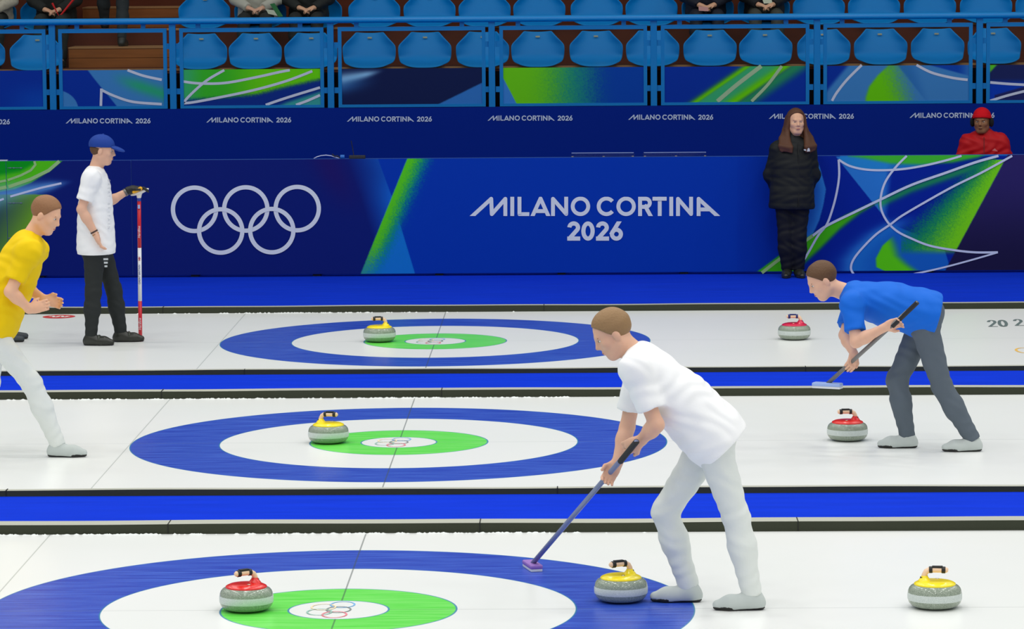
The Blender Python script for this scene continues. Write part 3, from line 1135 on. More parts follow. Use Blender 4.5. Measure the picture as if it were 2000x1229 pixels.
gran = granite('polished_granite', (144, 156, 140), (108, 120, 106), (190, 200, 184), .10)
gran_b = granite('striking_band_granite', (200, 210, 206), (180, 190, 186), (222, 228, 224), .45)
cap_y = mat('yellow_cap_plastic', (252, 228, 6), .25, .5, coat=.3)
cap_r = mat('red_cap_plastic', (226, 22, 12), .25, .5, coat=.3)
cap_p = mat('crimson_cap_plastic', (214, 16, 70), .25, .5, coat=.3)
grip_t = mat('beige_handle', (242, 206, 172), .4)
blk = mat('black_rubber', (20, 22, 22), .5)
nav = mat('navy_rubber', (24, 36, 110), .5)


def make_stone(cap, band):
    root = thing('curling_stone', (0, 0, 0), 'x', 'curling stone')
    m = MB()
    pr = [(0.0, .006), (.06, .004), (.066, 0.0), (.072, .002), (.098, .006), (.119, .014), (.1320, .028), (.1378, .044)]
    m.lathe(pr, 64)
    pr2 = [(.1378, .080), (.1358, .092), (.1305, .104), (.122, .1135), (.111, .1195), (.104, .1215), (0, .122)]
    m.lathe(pr2, 64)
    m.obj('granite_body', gran, root, smooth=True)
    m = MB()
    m.lathe([(.1378, .044), (.1393, .049), (.1396, .062), (.1393, .075), (.1378, .080)], 64)
    m.obj('striking_band', gran_b, root, smooth=True)
    m = MB()
    m.lathe([(.1065, .119), (.1075, .124), (.105, .128), (.098, .132), (.086, .137), (.066, .1405), (.04, .142), (0, .142)], 48)
    m.lathe([(.034, .1385), (.029, .146), (.022, .154), (.017, .161), (.0165, .165), (0, .165)], 24, c=(.052, 0, 0))
    cp = m.obj('cap', cap, root, smooth=True)
    m = MB()
    m.lathe([(.009, .1405), (.009, .1455), (0, .1465)], 14, c=(-.012, -.045, -.002))
    m.obj('bolt', mat('steel', (180, 170, 150), .3, metal=1), cp, smooth=True)
    m = MB()
    m.tube([(.056, 0, .150), (.053, 0, .170), (.044, 0, .186), (.028, 0, .195), (.0, 0, .196), (-.035, 0, .1955), (-.06, 0, .195), (-.068, 0, .194)],
           [.0145, .014, .0145, .015, .015, .0145, .014, .008], 16)
    h = m.obj('handle', grip_t, root, smooth=True)
    for a, b in (((.030, 0, .1955), (.012, 0, .196)), ((-.034, 0, .1955), (-.054, 0, .195))):
        m = MB()
        m.tube([a, b], .0178, 16)
        m.obj('grip_band', band, h, smooth=False, bevel=.002)
    m = MB()
    m.box((-.040, -.012, .206), (.014, .012, .2155))
    m.obj('grip_pad', band, h)
    m = MB()
    m.tube([(.058, 0, .148), (.0565, 0, .156)], .0185, 16)
    m.obj('collar_ring', band, h)
    return root


protos = {}
STN = [(742, 'y', blk, 1, .10, 2, 'yellow capped curling stone on the green ring of the far sheet'),
       (642, 'y', blk, 0, .25, 1, 'yellow capped curling stone beside the green ring of the middle sheet'),
       (482, 'r', blk, 1, .65, 0, 'red capped curling stone on the green ring of the nearest sheet'),
       (1553, 'p', nav, 1, .05, 2, 'curling stone with crimson cap and navy grip, alone on the far sheet'),
       (1657.5, 'r', blk, 1, .08, 1, 'red capped curling stone alone at the right of the middle sheet'),
       (1828, 'y', blk, 0, .10, 0, 'yellow capped curling stone alone at the lower right of the nearest sheet'),
       (1214, 'y', blk, 1, .5, 0, 'yellow capped curling stone on the blue ring, before the player in white')]
for u, c, bd, side, ang, k, lab in STN:
    key = (c, bd.name)
    if key not in protos:
        protos[key] = st = make_stone({'y': cap_y, 'r': cap_r, 'p': cap_p}[c], bd)
    else:
        st = copy_tree(protos[key])
    vv = {0: 1191.5, 1: 864.5, 2: 666}[k]
    x = at(u, vv, z=0)[0]
    y = k*P + (0 if u != 1214 else .22)
    st.location = (x, y, 0)
    st.rotation_euler[2] = (0 if side else math.pi)+(ang if side else -ang)
    tag(st, lab, 'curling stone', 'curling stones on the ice')

# marks on the far ice: red disc, dark characters, orange ring
r0 = at(115, 619, z=0)
root = thing('ice_logo', (r0[0], 14.66, 0), 'small red disc with white writing painted at the far edge of the far sheet', 'logo')
m = MB()
m.poly([(r0[0]+.148*math.cos(a), 14.66+.155*math.sin(a)) for a in np.linspace(0, 2*math.pi, 40, endpoint=False)], ice_pt())
m.obj('red_disc', mat('red_ice_paint', (205, 60, 62), .6), root)
m = MB()
m.ribbon([(r0[0]-.085+.17*t, 14.66+.05*math.sin(t*13+.4)) for t in np.linspace(0, 1, 40)], .034, ice_pt(.003))
m.obj('script_mark', mat('white_ice_paint', (245, 225, 220), .6), root)
dark_p = mat('slate_ice_paint', (96, 112, 112), .7)
for i, (u, v, lab) in enumerate(((1948, 632, 'dark grey figures painted on the far sheet near the right frame edge'),
                                 (1999, 630, 'dark grey figures painted on the far sheet, cut by the right frame edge'))):
    c = at(u, v, z=0)
    m = MB()
    sx, sy = .00050, .0046
    for gi, g in enumerate(GL_Y[:3] if i == 0 else GL_Y[3:]):
        x00 = 781 if i == 0 else 967
        m.ribbon([(c[0]-(y-537)*.0004+(x-x00)*.0010, c[1]+(537-y)*.0052) for x, y in g], .028, ice_pt(.0015+.0007*gi))
    tag(m.obj('ice_marking', dark_p, base=tuple(c)), lab, 'marking', 'grey figures painted on the far ice')
c = at(2003, 685, z=0)
m = MB()
m.ribbon([(c[0]+.075*math.cos(a), c[1]+.19*math.sin(a)) for a in np.linspace(0, 2*math.pi, 40, endpoint=False)], .022, ice_pt(), closed=True)
tag(m.obj('ice_marking', mat('orange_ice_paint', (226, 180, 84), .7), base=tuple(c)), 'orange ring painted on the far sheet at the right frame edge', 'marking')

# ------------------------------------------------------------------ things lying on top of the long board
wb = at(620, 311, y=Y_BOARD+.05)
cb = thing('white_cable', (at(635, 311, y=Y_BOARD+.05)[0], Y_BOARD+.05, ZT), 'white cable arching on top of the long board above the rings', 'cable')
m = MB()
m.tube([V3(at(u, 400, y=Y_BOARD+.05)[0], Y_BOARD+.05, ZT+h) for u, h in ((614, .004), (620, .02), (628, .032), (638, .037), (648, .03), (656, .015), (664, .005))], .0045, 8)
m.obj('cord', mat('white_cord', (215, 220, 245), .5), cb, smooth=True)
px = lambda u: at(u, 400, y=Y_BOARD+.05)[0]
rd = thing('handheld_radio', (px(690), Y_BOARD+.05, ZT), 'black handheld radio with thin antenna lying on top of the long board', 'radio')
m = MB()
m.box((px(683), Y_BOARD+.02, ZT), (px(715), Y_BOARD+.08, ZT+.034))
m.obj('radio_body', mat('radio_black', (34, 36, 44), .5), rd, bevel=.006)
m = MB()
m.tube([(px(692), Y_BOARD+.06, ZT+.03), (px(690), Y_BOARD+.07, ZT+.10), (px(687), Y_BOARD+.07, ZT+.18)], .004, 8)
m.obj('antenna', blk, rd)
tg = thing('tape_roll', (px(669), Y_BOARD+.05, ZT), 'blue clip and tangled black cable on top of the long board beside the radio', 'clip')
m = MB()
m.tube([(px(666), Y_BOARD+.05, ZT+.02), (px(674), Y_BOARD+.05, ZT+.02)], .02, 16)
m.obj('blue_roll', mat('clip_blue', (30, 110, 200), .4), tg)
m = MB()
m.tube([(px(650), Y_BOARD+.04, ZT+.05), (px(655), Y_BOARD+.04, ZT+.025), (px(660), Y_BOARD+.05, ZT+.03), (px(664), Y_BOARD+.05, ZT+.012), (px(667), Y_BOARD+.05, ZT+.02)], .006, 8)
m.obj('black_cable', blk, tg)
tg.name = 'cable_clip'
clear = mat('frosted_acrylic', (70, 90, 150), .25, .8)
for ua, ub, lab in ((1115, 1240, 'left of two low clear trays lying on top of the long board'),
                    (1256, 1381, 'right of two low clear trays lying on top of the long board')):
    t = thing('clear_tray', ((px(ua)+px(ub))/2, Y_BOARD+.05, ZT), lab, 'tray', 'clear trays on the long board')
    m = MB()
    a, b, y0, y1, h = px(ua), px(ub), Y_BOARD+.015, Y_BOARD+.09, .042
    m.box((a, y0, ZT+.001), (b, y1, ZT+.004))
    m.box((a, y0, ZT+.004), (a+.004, y1, ZT+h))
    m.box((b-.004, y0, ZT+.004), (b, y1, ZT+h))
    m.box((a+.004, y0, ZT+.004), (b-.004, y0+.004, ZT+h))
    m.box((a+.004, y1-.004, ZT+.004), (b-.004, y1, ZT+h))
    m.obj('tray_shell', GLASS, t)
    m = MB()
    m.tube([(a+.01, y0, ZT+h), (b-.01, y0, ZT+h)], .0022, 8)
    m.tube([(a+.01, y1, ZT+h), (b-.01, y1, ZT+h)], .0022, 8)
    m.obj('rim', mat('tray_rim', (130, 150, 200), .3), t)
    m = MB()
    for q in (.01, (b-a)*.5, b-a-.03):
        m.box((a+q, y0-.001, ZT+.004), (a+q+.02, y0+.003, ZT+.012))
    m.obj('corner_clip', mat('steel', (180, 170, 150), .3, metal=1), t)
#PEOPLE
# ------------------------------------------------------------------ people: smooth bodies grown from blended volumes
def unit(a):
    a = V3(a)
    return a/(np.linalg.norm(a)+1e-12)


class SDF:
    """blended volumes turned into one continuous surface"""

    def __init__(s):
        s.p = []

    def cap(s, a, b, r1, r2=None, k=.02, ax=None, sc=1.0, clip=None, sub=False):
        s.p.append(('c', V3(a), V3(b), r1, r1 if r2 is None else r2, k, None if ax is None else unit(ax), sc, clip, sub))
        return s

    def ell(s, c, r, F=None, k=.02, clip=None, sub=False):
        s.p.append(('e', V3(c), V3(r), np.eye(3) if F is None else np.stack([unit(q) for q in F], 1), k, clip, sub))
        return s

    def mesh(s, res, wrinkle=0.0, cut=None):
        lo, hi = V3(9e9, 9e9, 9e9), V3(-9e9, -9e9, -9e9)
        bb = []
        for p in s.p:
            if p[0] == 'c':
                r = max(p[3], p[4])*max(1, p[7])+.03
                l, h = np.minimum(p[1], p[2])-r, np.maximum(p[1], p[2])+r
            else:
                r = np.max(p[2])+.03
                l, h = p[1]-r, p[1]+r
            bb.append((l, h))
            sub = p[-1]
            if not sub:
                lo, hi = np.minimum(lo, l), np.maximum(hi, h)
        n = np.ceil((hi-lo)/res).astype(int)+2
        ax = [lo[i]+np.arange(n[i])*res for i in range(3)]
        D = np.full(n, .2, np.float32)
        for p, (l, h) in zip(s.p, bb):
            i0 = np.maximum(((l-lo)/res).astype(int)-1, 0)
            i1 = np.minimum(((h-lo)/res).astype(int)+2, n)
            if np.any(i1 <= i0):
                continue
            X = np.stack(np.meshgrid(*[ax[q][i0[q]:i1[q]] for q in range(3)], indexing='ij'), -1)
            if p[0] == 'c':
                _, a, b, r1, r2, k, fx, sc, clip, sub = p
                ba = b-a
                t = np.clip((X-a)@ba/(ba@ba+1e-12), 0, 1)
                v = X-a-t[..., None]*ba
                if fx is not None:
                    v = v+((v@fx)*(1/sc-1))[..., None]*fx
                d = np.linalg.norm(v, axis=-1)-(r1+(r2-r1)*t)
                if sc > 1:
                    pass
            else:
                _, c, r, F, k, clip, sub = p
                q = (X-c)@F
                k0 = np.linalg.norm(q/r, axis=-1)
                k1 = np.linalg.norm(q/(r*r), axis=-1)
                d = k0*(k0-1)/(k1+1e-9)
            if clip is not None:
                for cp, cn in clip:
                    d = np.maximum(d, (X-V3(cp))@unit(cn))
            sl = tuple(slice(i0[q], i1[q]) for q in range(3))
            A = D[sl]
            if sub:
                B = -d
                hh = np.maximum(k-np.abs(A-B), 0)/k
                D[sl] = np.maximum(A, B)+hh*hh*k/4
            else:
                hh = np.maximum(k-np.abs(A-d), 0)/k
                D[sl] = np.minimum(A, d)-hh*hh*k/4
        if wrinkle or cut:
            X = np.stack(np.meshgrid(*ax, indexing='ij'), -1)
            if wrinkle:
                w = np.sin(X[..., 0]*37+3*np.sin(X[..., 2]*19))*np.sin(X[..., 2]*43+2*np.sin(X[..., 1]*23+X[..., 0]*11))
                D += (wrinkle*w).astype(np.float32)
            if getattr(s, 'quilt', 0):
                D += (s.quilt*(.6-np.abs(np.sin(X[..., 2]*math.pi/.085)))).astype(np.float32)
            for cp, cn in (cut or []):
                D = np.maximum(D, ((X-V3(cp))@unit(cn)).astype(np.float32))
        D[0], D[-1], D[:, 0], D[:, -1], D[:, :, 0], D[:, :, -1] = .1, .1, .1, .1, .1, .1
        ins = D < 0
        cs = [(i, j, k) for i in (0, 1) for j in (0, 1) for k in (0, 1)]
        m = n-1
        cnt = sum(ins[i:m[0]+i, j:m[1]+j, k:m[2]+k].astype(np.int8) for i, j, k in cs)
        act = (cnt > 0) & (cnt < 8)
        cells = np.argwhere(act)
        idm = -np.ones(m, np.int64)
        idm[act] = np.arange(len(cells))
        acc = np.zeros((len(cells), 3))
        num = np.zeros(len(cells))
        for a in cs:
            for q in range(3):
                if a[q]:
                    continue
                b = list(a)
                b[q] = 1
                ia, ib = cells+a, cells+b
                da, db = D[tuple(ia.T)], D[tuple(ib.T)]
                cr = (da < 0) != (db < 0)
                t = np.where(cr, da/(da-db+1e-12), 0)
                pnt = cells+np.array(a)+0.0
                pnt[:, q] += t
                acc += pnt*cr[:, None]
                num += cr
        V_ = lo+acc/num[:, None]*res
        Fs = []
        for q in range(3):
            u, w = (q+1) % 3, (q+2) % 3
            sh = [slice(1, m[i]) for i in range(3)]
            sh[q] = slice(0, m[q])
            s0 = tuple(sh)
            sh2 = list(sh)
            sh2[q] = slice(1, m[q]+1)
            A, B = ins[s0], ins[tuple(sh2)]
            for flip, cond in ((False, A & ~B), (True, ~A & B)):
                e = np.argwhere(cond)
                if not len(e):
                    continue
                off = np.array([1, 1, 1])
                off[q] = 0
                e = e+off
                du, dw = np.zeros(3, int), np.zeros(3, int)
                du[u], dw[w] = 1, 1
                quad = np.stack([idm[tuple((e-du-dw).T)], idm[tuple((e-dw).T)], idm[tuple(e.T)], idm[tuple((e-du).T)]], 1)
                Fs.append(quad[:, ::-1] if flip else quad)
        return V_, np.concatenate(Fs)

    def obj(s, name, m, res=.007, parent=None, base=None, wrinkle=0.0, cut=None, quilt=0.0):
        s.quilt = quilt
        v, f = s.mesh(res, wrinkle, cut)
        mb = MB()
        b = V3(base if base is not None else parent['_b'])
        me = bpy.data.meshes.new(name)
        me.vertices.add(len(v))
        me.vertices.foreach_set('co', (v-b).ravel())
        me.loops.add(len(f)*4)
        me.loops.foreach_set('vertex_index', f.ravel())
        me.polygons.add(len(f))
        me.polygons.foreach_set('loop_start', np.arange(len(f))*4)
        me.polygons.foreach_set('use_smooth', [True]*len(f))
        me.update(calc_edges=True)
        me.validate()
        me.materials.append(m)
        o = bpy.data.objects.new(name, me)
        COL.objects.link(o)
        o['_b'] = tuple(b)
        if parent is None:
            o.location = b
        else:
            o.parent = parent
        return o


def perp(a, d):
    a, d = V3(a), unit(d)
    return unit(a-d*np.dot(a, d))


def hand(S, wr, d, n, r=1.0, curl=.35, thumb=None, k=.008):
    """palm, five bent fingers; d = pointing direction, n = palm normal (fingers curl towards n)"""
    d = unit(d)
    n = perp(n, d)
    s = np.cross(d, n)
    th = 1 if thumb is None else thumb
    palm = wr+d*.045*r
    S.cap(wr-d*.01, wr+d*.03*r, .026*r, .030*r, k=.02, ax=n, sc=.75)
    S.ell(palm, (.046*r, .040*r, .017*r), (d, s, n), k=.015)
    L = (.066, .076, .072, .056)
    for i in range(4):
        o = (i-1.5)*.0195*r*-th
        b = wr+d*.078*r+s*o
        d1 = unit(d+n*curl+s*(o*1.5))
        b1 = b+d1*L[i]*.45*r
        d2 = unit(d+n*(curl*3))
        b2 = b1+d2*L[i]*.33*r
        d3 = unit(d+n*(curl*6))
        b3 = b2+d3*L[i]*.22*r
        S.cap(b-d*.02, b1, .0095*r, .0088*r, k=.006)
        S.cap(b1, b2, .0088*r, .0082*r, k=.004)
        S.cap(b2, b3, .0082*r, .0072*r, k=.004)
    tb = wr+d*.022*r+s*.028*r*th
    td = unit(d*.75+s*.65*th+n*.25)
    t1 = tb+td*.034*r
    t2 = t1+unit(d+n*.4+s*.1*th)*.03*r
    S.cap(tb-td*.01, t1, .012*r, .0105*r, k=.010)
    S.cap(t1, t2, .0105*r, .009*r, k=.005)


def head(S, c, f, u, r=1.0):
    f = unit(f)
    u = perp(u, f)
    s = np.cross(u, f)
    g = lambda a, b, z: c+f*a*r+s*b*r+u*z*r
    F = (f, s, u)
    S.ell(g(-.012, 0, .032), V3(.098, .077, .088)*r, F, k=.02)
    S.ell(g(.020, 0, -.035), V3(.072, .064, .078)*r, F, k=.03)
    S.cap(g(.060, -.014, -.098), g(.060, .014, -.098), .021*r, k=.03)
    S.cap(g(-.005, -.052, -.060), g(.045, -.024, -.096), .027*r, .020*r, k=.03)
    S.cap(g(-.005, .052, -.060), g(.045, .024, -.096), .027*r, .020*r, k=.03)
    S.cap(g(.078, -.028, .022), g(.078, .028, .022), .012*r, k=.02)
    S.cap(g(.085, 0, .010), g(.104, 0, -.026), .0085*r, .011*r, k=.014)
    S.cap(g(.088, -.012, -.032), g(.088, .012, -.032), .0085*r, k=.010)
    for q in (-1, 1):
        S.ell(g(.052, q*.042, -.022), V3(.026, .022, .022)*r, F, k=.02)
        S.ell(g(.100, q*.031, .004), V3(.022, .017, .011)*r, F, k=.010, sub=True)
        S.ell(g(-.008, q*.079, -.012), V3(.020, .009, .032)*r, (unit(f-u*.15), s, unit(u+f*.15)), k=.006)
    S.ell(g(.087, 0, -.058), V3(.010, .024, .006)*r, F, k=.006)
    S.ell(g(.085, 0, -.068), V3(.011, .020, .007)*r, F, k=.006)


EYE_W = mat('eye_white', (225, 222, 215), .2)
EYE_D = mat('eye_iris', (50, 36, 26), .15)
SHOE_SOLE = mat('shoe_sole', (34, 34, 32), .7)


def person(label, J, L, base):
    """J: joints in space; L: look. The body mesh is the thing; clothing, hair and shoes are its children."""
    res = L.get('res', .007)
    skin = L['skin']
    B = SDF()
    nk, pv = V3(J['neck']), V3(J['pelvis'])
    U = unit(nk-pv)
    S_ = perp(V3(J['shL'])-V3(J['shR']), U)
    F = np.cross(S_, U)
    fr = (S_, F, U)
    sc = L.get('scale', 1.0)
    wdt = L.get('wide', 1.0)
    hc, hf = V3(J['head']), unit(J['face'])
    hu = V3(J.get('hup', unit(U+V3(0, 0, 1.5))))
    head(B, hc, hf, hu, sc)
    hu = perp(hu, hf)
    hs = np.cross(hu, hf)
    B.cap(nk-U*.04, hc-hu*.06*sc-hf*.022*sc, .062*sc, .054*sc, k=.03)

    def torso(Q, e, k=.05, up=0.0):
        Q.ell(nk-U*.19+F*.01, (.165*wdt+e, .105*wdt+e, .20+e*.5), fr, k=k)
        Q.ell(pv+U*.16, (.142*wdt+e, .102*wdt+e, .19+e), fr, k=k)
        Q.ell(pv-U*.01, (.163*wdt+e, .118*wdt+e, .13+e), fr, k=k)
        for q in ('shR', 'shL'):
            Q.cap(nk-U*.045, V3(J[q])-U*.005, .052+e*.8, .056*wdt+e, k=k)
    torso(B, -.012)
    for a in 'RL':
        sh, el, wr = V3(J['sh'+a]), V3(J['el'+a]), V3(J['wr'+a])
        B.cap(sh, el, .046*wdt, .038, k=.03)
        B.cap(el, el+(wr-el)*.35, .039, .040, k=.02)
        B.cap(el+(wr-el)*.3, wr, .040, .026, k=.02)
        if not (L.get('gloves') and a in L['gloves']):
            hand(B, wr, J['hd'+a], J['hn'+a], L.get('hr', 1.0), L.get('curl', .35), thumb=L.get('thumb'+a, 1))
        else:
            B.cap(wr, wr+unit(J['hd'+a])*.04, .024, .02)
        hp, kn, an = V3(J['hip'+a]), V3(J['kn'+a]), V3(J['an'+a])
        B.cap(hp, kn, .078*wdt, .050, k=.05)
        B.cap(kn, kn+(an-kn)*.35, .050, .052, k=.03)
        B.cap(kn+(an-kn)*.3, an, .052, .034, k=.03)
        td = unit(J['toe'+a])
        B.cap(an-V3(0, 0, .03), an+td*.10-V3(0, 0, .045), .03, .025, k=.03)
    root = B.obj('person', skin, res, base=base)
    tag(root, label, 'person', L.get('group'))
    # eyes and brows
    if res < .010:
        for q in (-1, 1):
            e = SDF()
            ec = hc+hf*.0745*sc+hs*q*.031*sc+hu*.004*sc
            e.ell(ec, V3(.0110, .0140, L.get('eye', .0055))*sc, (hf, hs, hu))
            eo = e.obj('eye', EYE_W, .003, root)
            e2 = SDF()
            e2.ell(ec+hf*.0082*sc, V3(.0042, .0060, L.get('eye', .0055)*.95)*sc, (hf, hs, hu))
            e2.obj('iris', EYE_D, .002, eo)
            e3 = SDF()
            e3.cap(hc+hf*.088*sc+hs*q*.018*sc+hu*.021*sc, hc+hf*.080*sc+hs*q*.045*sc+hu*.022*sc, L.get('brow', .0040)*sc, .0025*sc)
            e3.obj('eyebrow', L['hairmat'], .0025, root)
        e4 = SDF()
        e4.ell(hc+hf*.0925*sc-hu*.0625*sc, V3(.005, .019, .005)*sc, (hf, hs, hu))
        e4.obj('lips', L.get('lipmat', mat('lips', (168, 96, 84), .45)), .0025, root)
    # trousers
    T = SDF()
    e = L.get('pant_e', .014)
    T.ell(pv+U*.03, (.160*wdt+e, .112*wdt+e, .15), fr, k=.05)
    T.ell(pv-U*.02, (.166*wdt+e, .122*wdt+e, .13), fr, k=.05)
    for a in 'RL':
        hp, kn, an = V3(J['hip'+a]), V3(J['kn'+a]), V3(J['an'+a])
        pc = L.get('pant_cut', -.015)
        end = an+unit(kn-an)*pc
        T.cap(hp, kn, .082*wdt+e, .054+e, k=.05)
        T.cap(kn, kn+(end-kn)*.4, .054+e, .056+e, k=.03)
        T.cap(kn+(end-kn)*.35, end, .055+e, .038+e, k=.03, clip=[(end, end-kn)])
    trouser = T.obj('trousers', L['pants'], res, root, wrinkle=L.get('pw', .0035), cut=[(pv+U*.13, U)])
    # shoes
    for a in 'RL':
        an, td = V3(J['an'+a]), unit(J['toe'+a])
        tf = V3(td[0], td[1], 0) if not L.get('free_feet') else td
        tf = unit(tf)
        fl = J.get('floor'+a, an[2]-.085)
        dn = V3(0, 0, -1)
        if L.get('free_feet'):
            dn = -perp(V3(0, 0, 1), tf)
        q = SDF()
        sd = np.cross(V3(0, 0, 1), tf)
        zs = an[2]-fl
        heel = an+dn*(zs-.030)-tf*.035
        ball = an+dn*(zs-.030)+tf*.115
        toe = an+dn*(zs-.024)+tf*L.get('toe_len', .175)
        cl = [(an+dn*(zs-.012), dn)]
        q.cap(heel, ball, .038, .043, k=.02, clip=cl)
        q.cap(ball, toe, .042, .026, k=.02, clip=cl)
        q.cap(heel+tf*.02-dn*.02, ball-tf*.03, .040, .036, k=.03, clip=cl)
        q.cap(an+dn*.02, an-dn*L.get('shaft', .02), .046, .042, k=.03, clip=[(an-dn*L.get('shaft', .02), -dn)])
        sh = q.obj('shoe', L['shoes'], min(res, .006), root)
        q = SDF()
        cl2 = [(an+dn*(zs-.013), -dn), (an+dn*zs, dn)]
        q.cap(heel, ball, .040, .045, k=.02, clip=cl2)
        q.cap(ball, toe, .044, .028, k=.02, clip=cl2)
        q.obj('sole', SHOE_SOLE, .004, sh)
        if L.get('strap'):
            q = SDF()
            c0 = an+dn*(zs-.055)+tf*.075
            q.ell(c0, V3(.016, .047, .034), (unit(tf-dn*.2), sd, -dn), clip=[(an+dn*(zs-.035), dn)])
            q.obj('strap', L['strap'], .004, sh)
    # top
    Q = SDF()
    e = L.get('top_e', .016)
    hem = L.get('hem', .12)
    torso(Q, e)
    hp = pv-U*(hem-.04)
    Q.cap(pv+U*L.get('box', .20), hp, .118*wdt+e, .126*wdt+e+L.get('flare', 0), k=.08, ax=S_, sc=1.38)
    if L.get('collar'):
        Q.cap(nk-U*.03, nk+U*L['collar'], .070, .064, k=.03)
    sl = L.get('sleeve', 'long')
    es = L.get('sleeve_e', e)
    for a in 'RL':
        sh, el, wr = V3(J['sh'+a]), V3(J['el'+a]), V3(J['wr'+a])
        if sl == 'short':
            end = sh+(el-sh)*.72
            Q.cap(sh, end+(el-sh)*.05, .056*wdt+es, .056+es, k=.04, clip=[(end, el-sh)])
        else:
            end = el+(wr-el)*.97
            Q.cap(sh, el, .056*wdt+es, .046+es, k=.04)
            Q.cap(el, end, .046+es, .032+es, k=.03, clip=[(end, wr-el)])
    top = Q.obj(L.get('topname', 'shirt'), L['top'], res, root, wrinkle=L.get('tw', .004), cut=[(pv-U*hem, -U)] + L.get('topcut', []), quilt=L.get('quilt', 0))
    # hair and hats
    h = L.get('hair')
    G = lambda a, b, z: hc+hf*a*sc+hs*b*sc+hu*z*sc
    FH = (hf, hs, hu)
    if h in ('short', 'long'):
        q = SDF()
        n_ = unit(hf*.75+hu*-.60)
        q.ell(G(-.014, 0, .036), V3(.106, .086, .096)*sc, FH, k=.02, clip=[(G(.062, 0, .066) if h == 'short' else G(.05, 0, .085), n_)])
        if h == 'long':
            q.ell(G(-.03, 0, .03), V3(.098, .088, .100)*sc, FH, k=.03, clip=[(G(.040, 0, .090), n_)])
            rr = random.Random(5)
            for b in (-1, 1):
                q.cap(G(-.05, b*.06, -.02), G(-.05, b*.09, -.20), .05, .05, k=.03)
                for t in np.linspace(0, 1, 8):
                    a = [G(.022-.07*t, b*(.070+.012*t), .055-.01*t), G(.012-.06*t, b*(.092+.012*t), -.08), G(.055-.05*t, b*(.094+.054*t), -.18+.015*t),
                         G(.120-.05*t, b*(.080+.090*t), -.245+.01*t), G(.132-.05*t, b*(.074+.098*t), -.292+rr.uniform(-.008, .008)+.02*t)]
                    rs = (.016, .022, .026, .024, .012)
                    for i_ in range(4):
                        q.cap(a[i_], a[i_+1], rs[i_], rs[i_+1], k=.014)
        q.obj('hair', L['hairmat'], min(res, .006), root, wrinkle=.0015)
    if h == 'cap':
        q = SDF()
        q.ell(G(-.016, 0, .030), V3(.101, .081, .088)*sc, FH, clip=[(G(0, 0, .005), hu)])
        q.ell(G(-.03, 0, .0), V3(.080, .077, .066)*sc, FH, k=.01, clip=[(G(.0, 0, .02), hf*.9), (G(0, 0, .02), hu)])
        q.obj('hair', L['hairmat'], .006, root)
        q = SDF()
        q.ell(G(-.016, 0, .040), V3(.112, .090, .092)*sc, FH, k=.02, clip=[(G(0, 0, .026), -hu+hf*.12)])
        co = q.obj('baseball_cap', L['hatmat'], .006, root)
        q = SDF()
        q.ell(G(.118, 0, .030), V3(.072, .072, .016)*sc, (unit(hf-hu*.22), hs, unit(hu+hf*.22)), k=.02)
        q.obj('brim', L['hatmat'], .005, co)
        q = SDF()
        q.ell(G(-.016, 0, .132), V3(.010, .010, .006)*sc, FH)
        q.obj('button', L['hatmat'], .003, co)
    if h == 'beanie':
        q = SDF()
        q.ell(G(-.014, 0, .045), V3(.114, .094, .100)*sc, FH, k=.02, clip=[(G(0, 0, .028), -hu+hf*.22)])
        be = q.obj('beanie', L['hatmat'], .006, root, wrinkle=.001)
        q = SDF()
        q.ell(G(-.014, 0, .042), V3(.119, .099, .095)*sc, FH, k=.02, clip=[(G(0, 0, .026), -hu+hf*.22), (G(0, 0, .066), hu-hf*.22)])
        q.obj('beanie_cuff', L['hatmat'], .006, be)
    return root


SKIN = mat('skin_light', (226, 178, 150), .5, .4, var=.06, vscale=12, sss=.1)
SKIN2 = mat('skin_fair', (236, 184, 148), .5, .4, var=.06, vscale=12, sss=.1)
SKIN3 = mat('skin_brown', (154, 106, 72), .5, .4, var=.06, vscale=12, sss=.05)


def zz(p, z):
    return V3(p[0], p[1], z)


# ---- the man in white with the broom (far sheet, left)
ya = 12.42
A = lambda u, v, dy=0.0: at(u, v, y=ya+dy)
man_J = dict(head=A(201, 293), face=V3(1, -.05, -.16), hup=V3(.05, 0, 1), neck=A(184, 331), pelvis=A(188, 478),
             shR=A(178, 348, -.19), shL=A(186, 346, .19), elR=A(159, 409, -.25), wrR=A(188, 460, -.25),
             elL=A(206, 398, .24), wrL=A(252, 372, .30), hdR=V3(.32, .02, -.95), hnR=V3(.9, .3, .3), hdL=V3(.93, .05, .30), hnL=V3(.15, -.1, -1),
             hipR=A(184, 492, -.085), hipL=A(198, 490, .085), knR=A(182, 571, -.11), knL=A(222, 566, .12),
             anR=A(178, 655, -.12), anL=A(236, 647, .14), toeR=V3(1, -.12, 0), toeL=V3(1, .02, 0))
man_J['anR'][2] = .088
man_J['anL'][2] = .088
wht = mat('white_jersey', (246, 247, 247), .75, .2, bump=.12, bscale=30)
blkp = mat('black_trousers', (40, 44, 44), .75, .25, bump=.25, bscale=25)
shoeb = mat('black_leather', (40, 42, 36), .35, .5)
bnav = mat('blue_cap_cloth', (22, 62, 150), .7, .3, bump=.2, bscale=50)
bro = mat('brown_hair', (96, 66, 40), .6, .4, bump=.3, bscale=90)
man = person('person in white t-shirt, black trousers and blue cap standing with a red and white broom', man_J,
             dict(skin=SKIN, top=wht, pants=blkp, shoes=shoeb, hair='cap', hatmat=bnav, hairmat=bro, sleeve='short', top_e=.024, flare=.0, box=.30,
                  hem=.075, sleeve_e=.014, gloves='L', res=.006, strap=mat('shoe_strap', (62, 66, 58), .3), thumbR=-1, curl=.3, tw=.003, pant_cut=-.02, pant_e=.012), base=V3(*(A(205, 668)[:2]), 0))
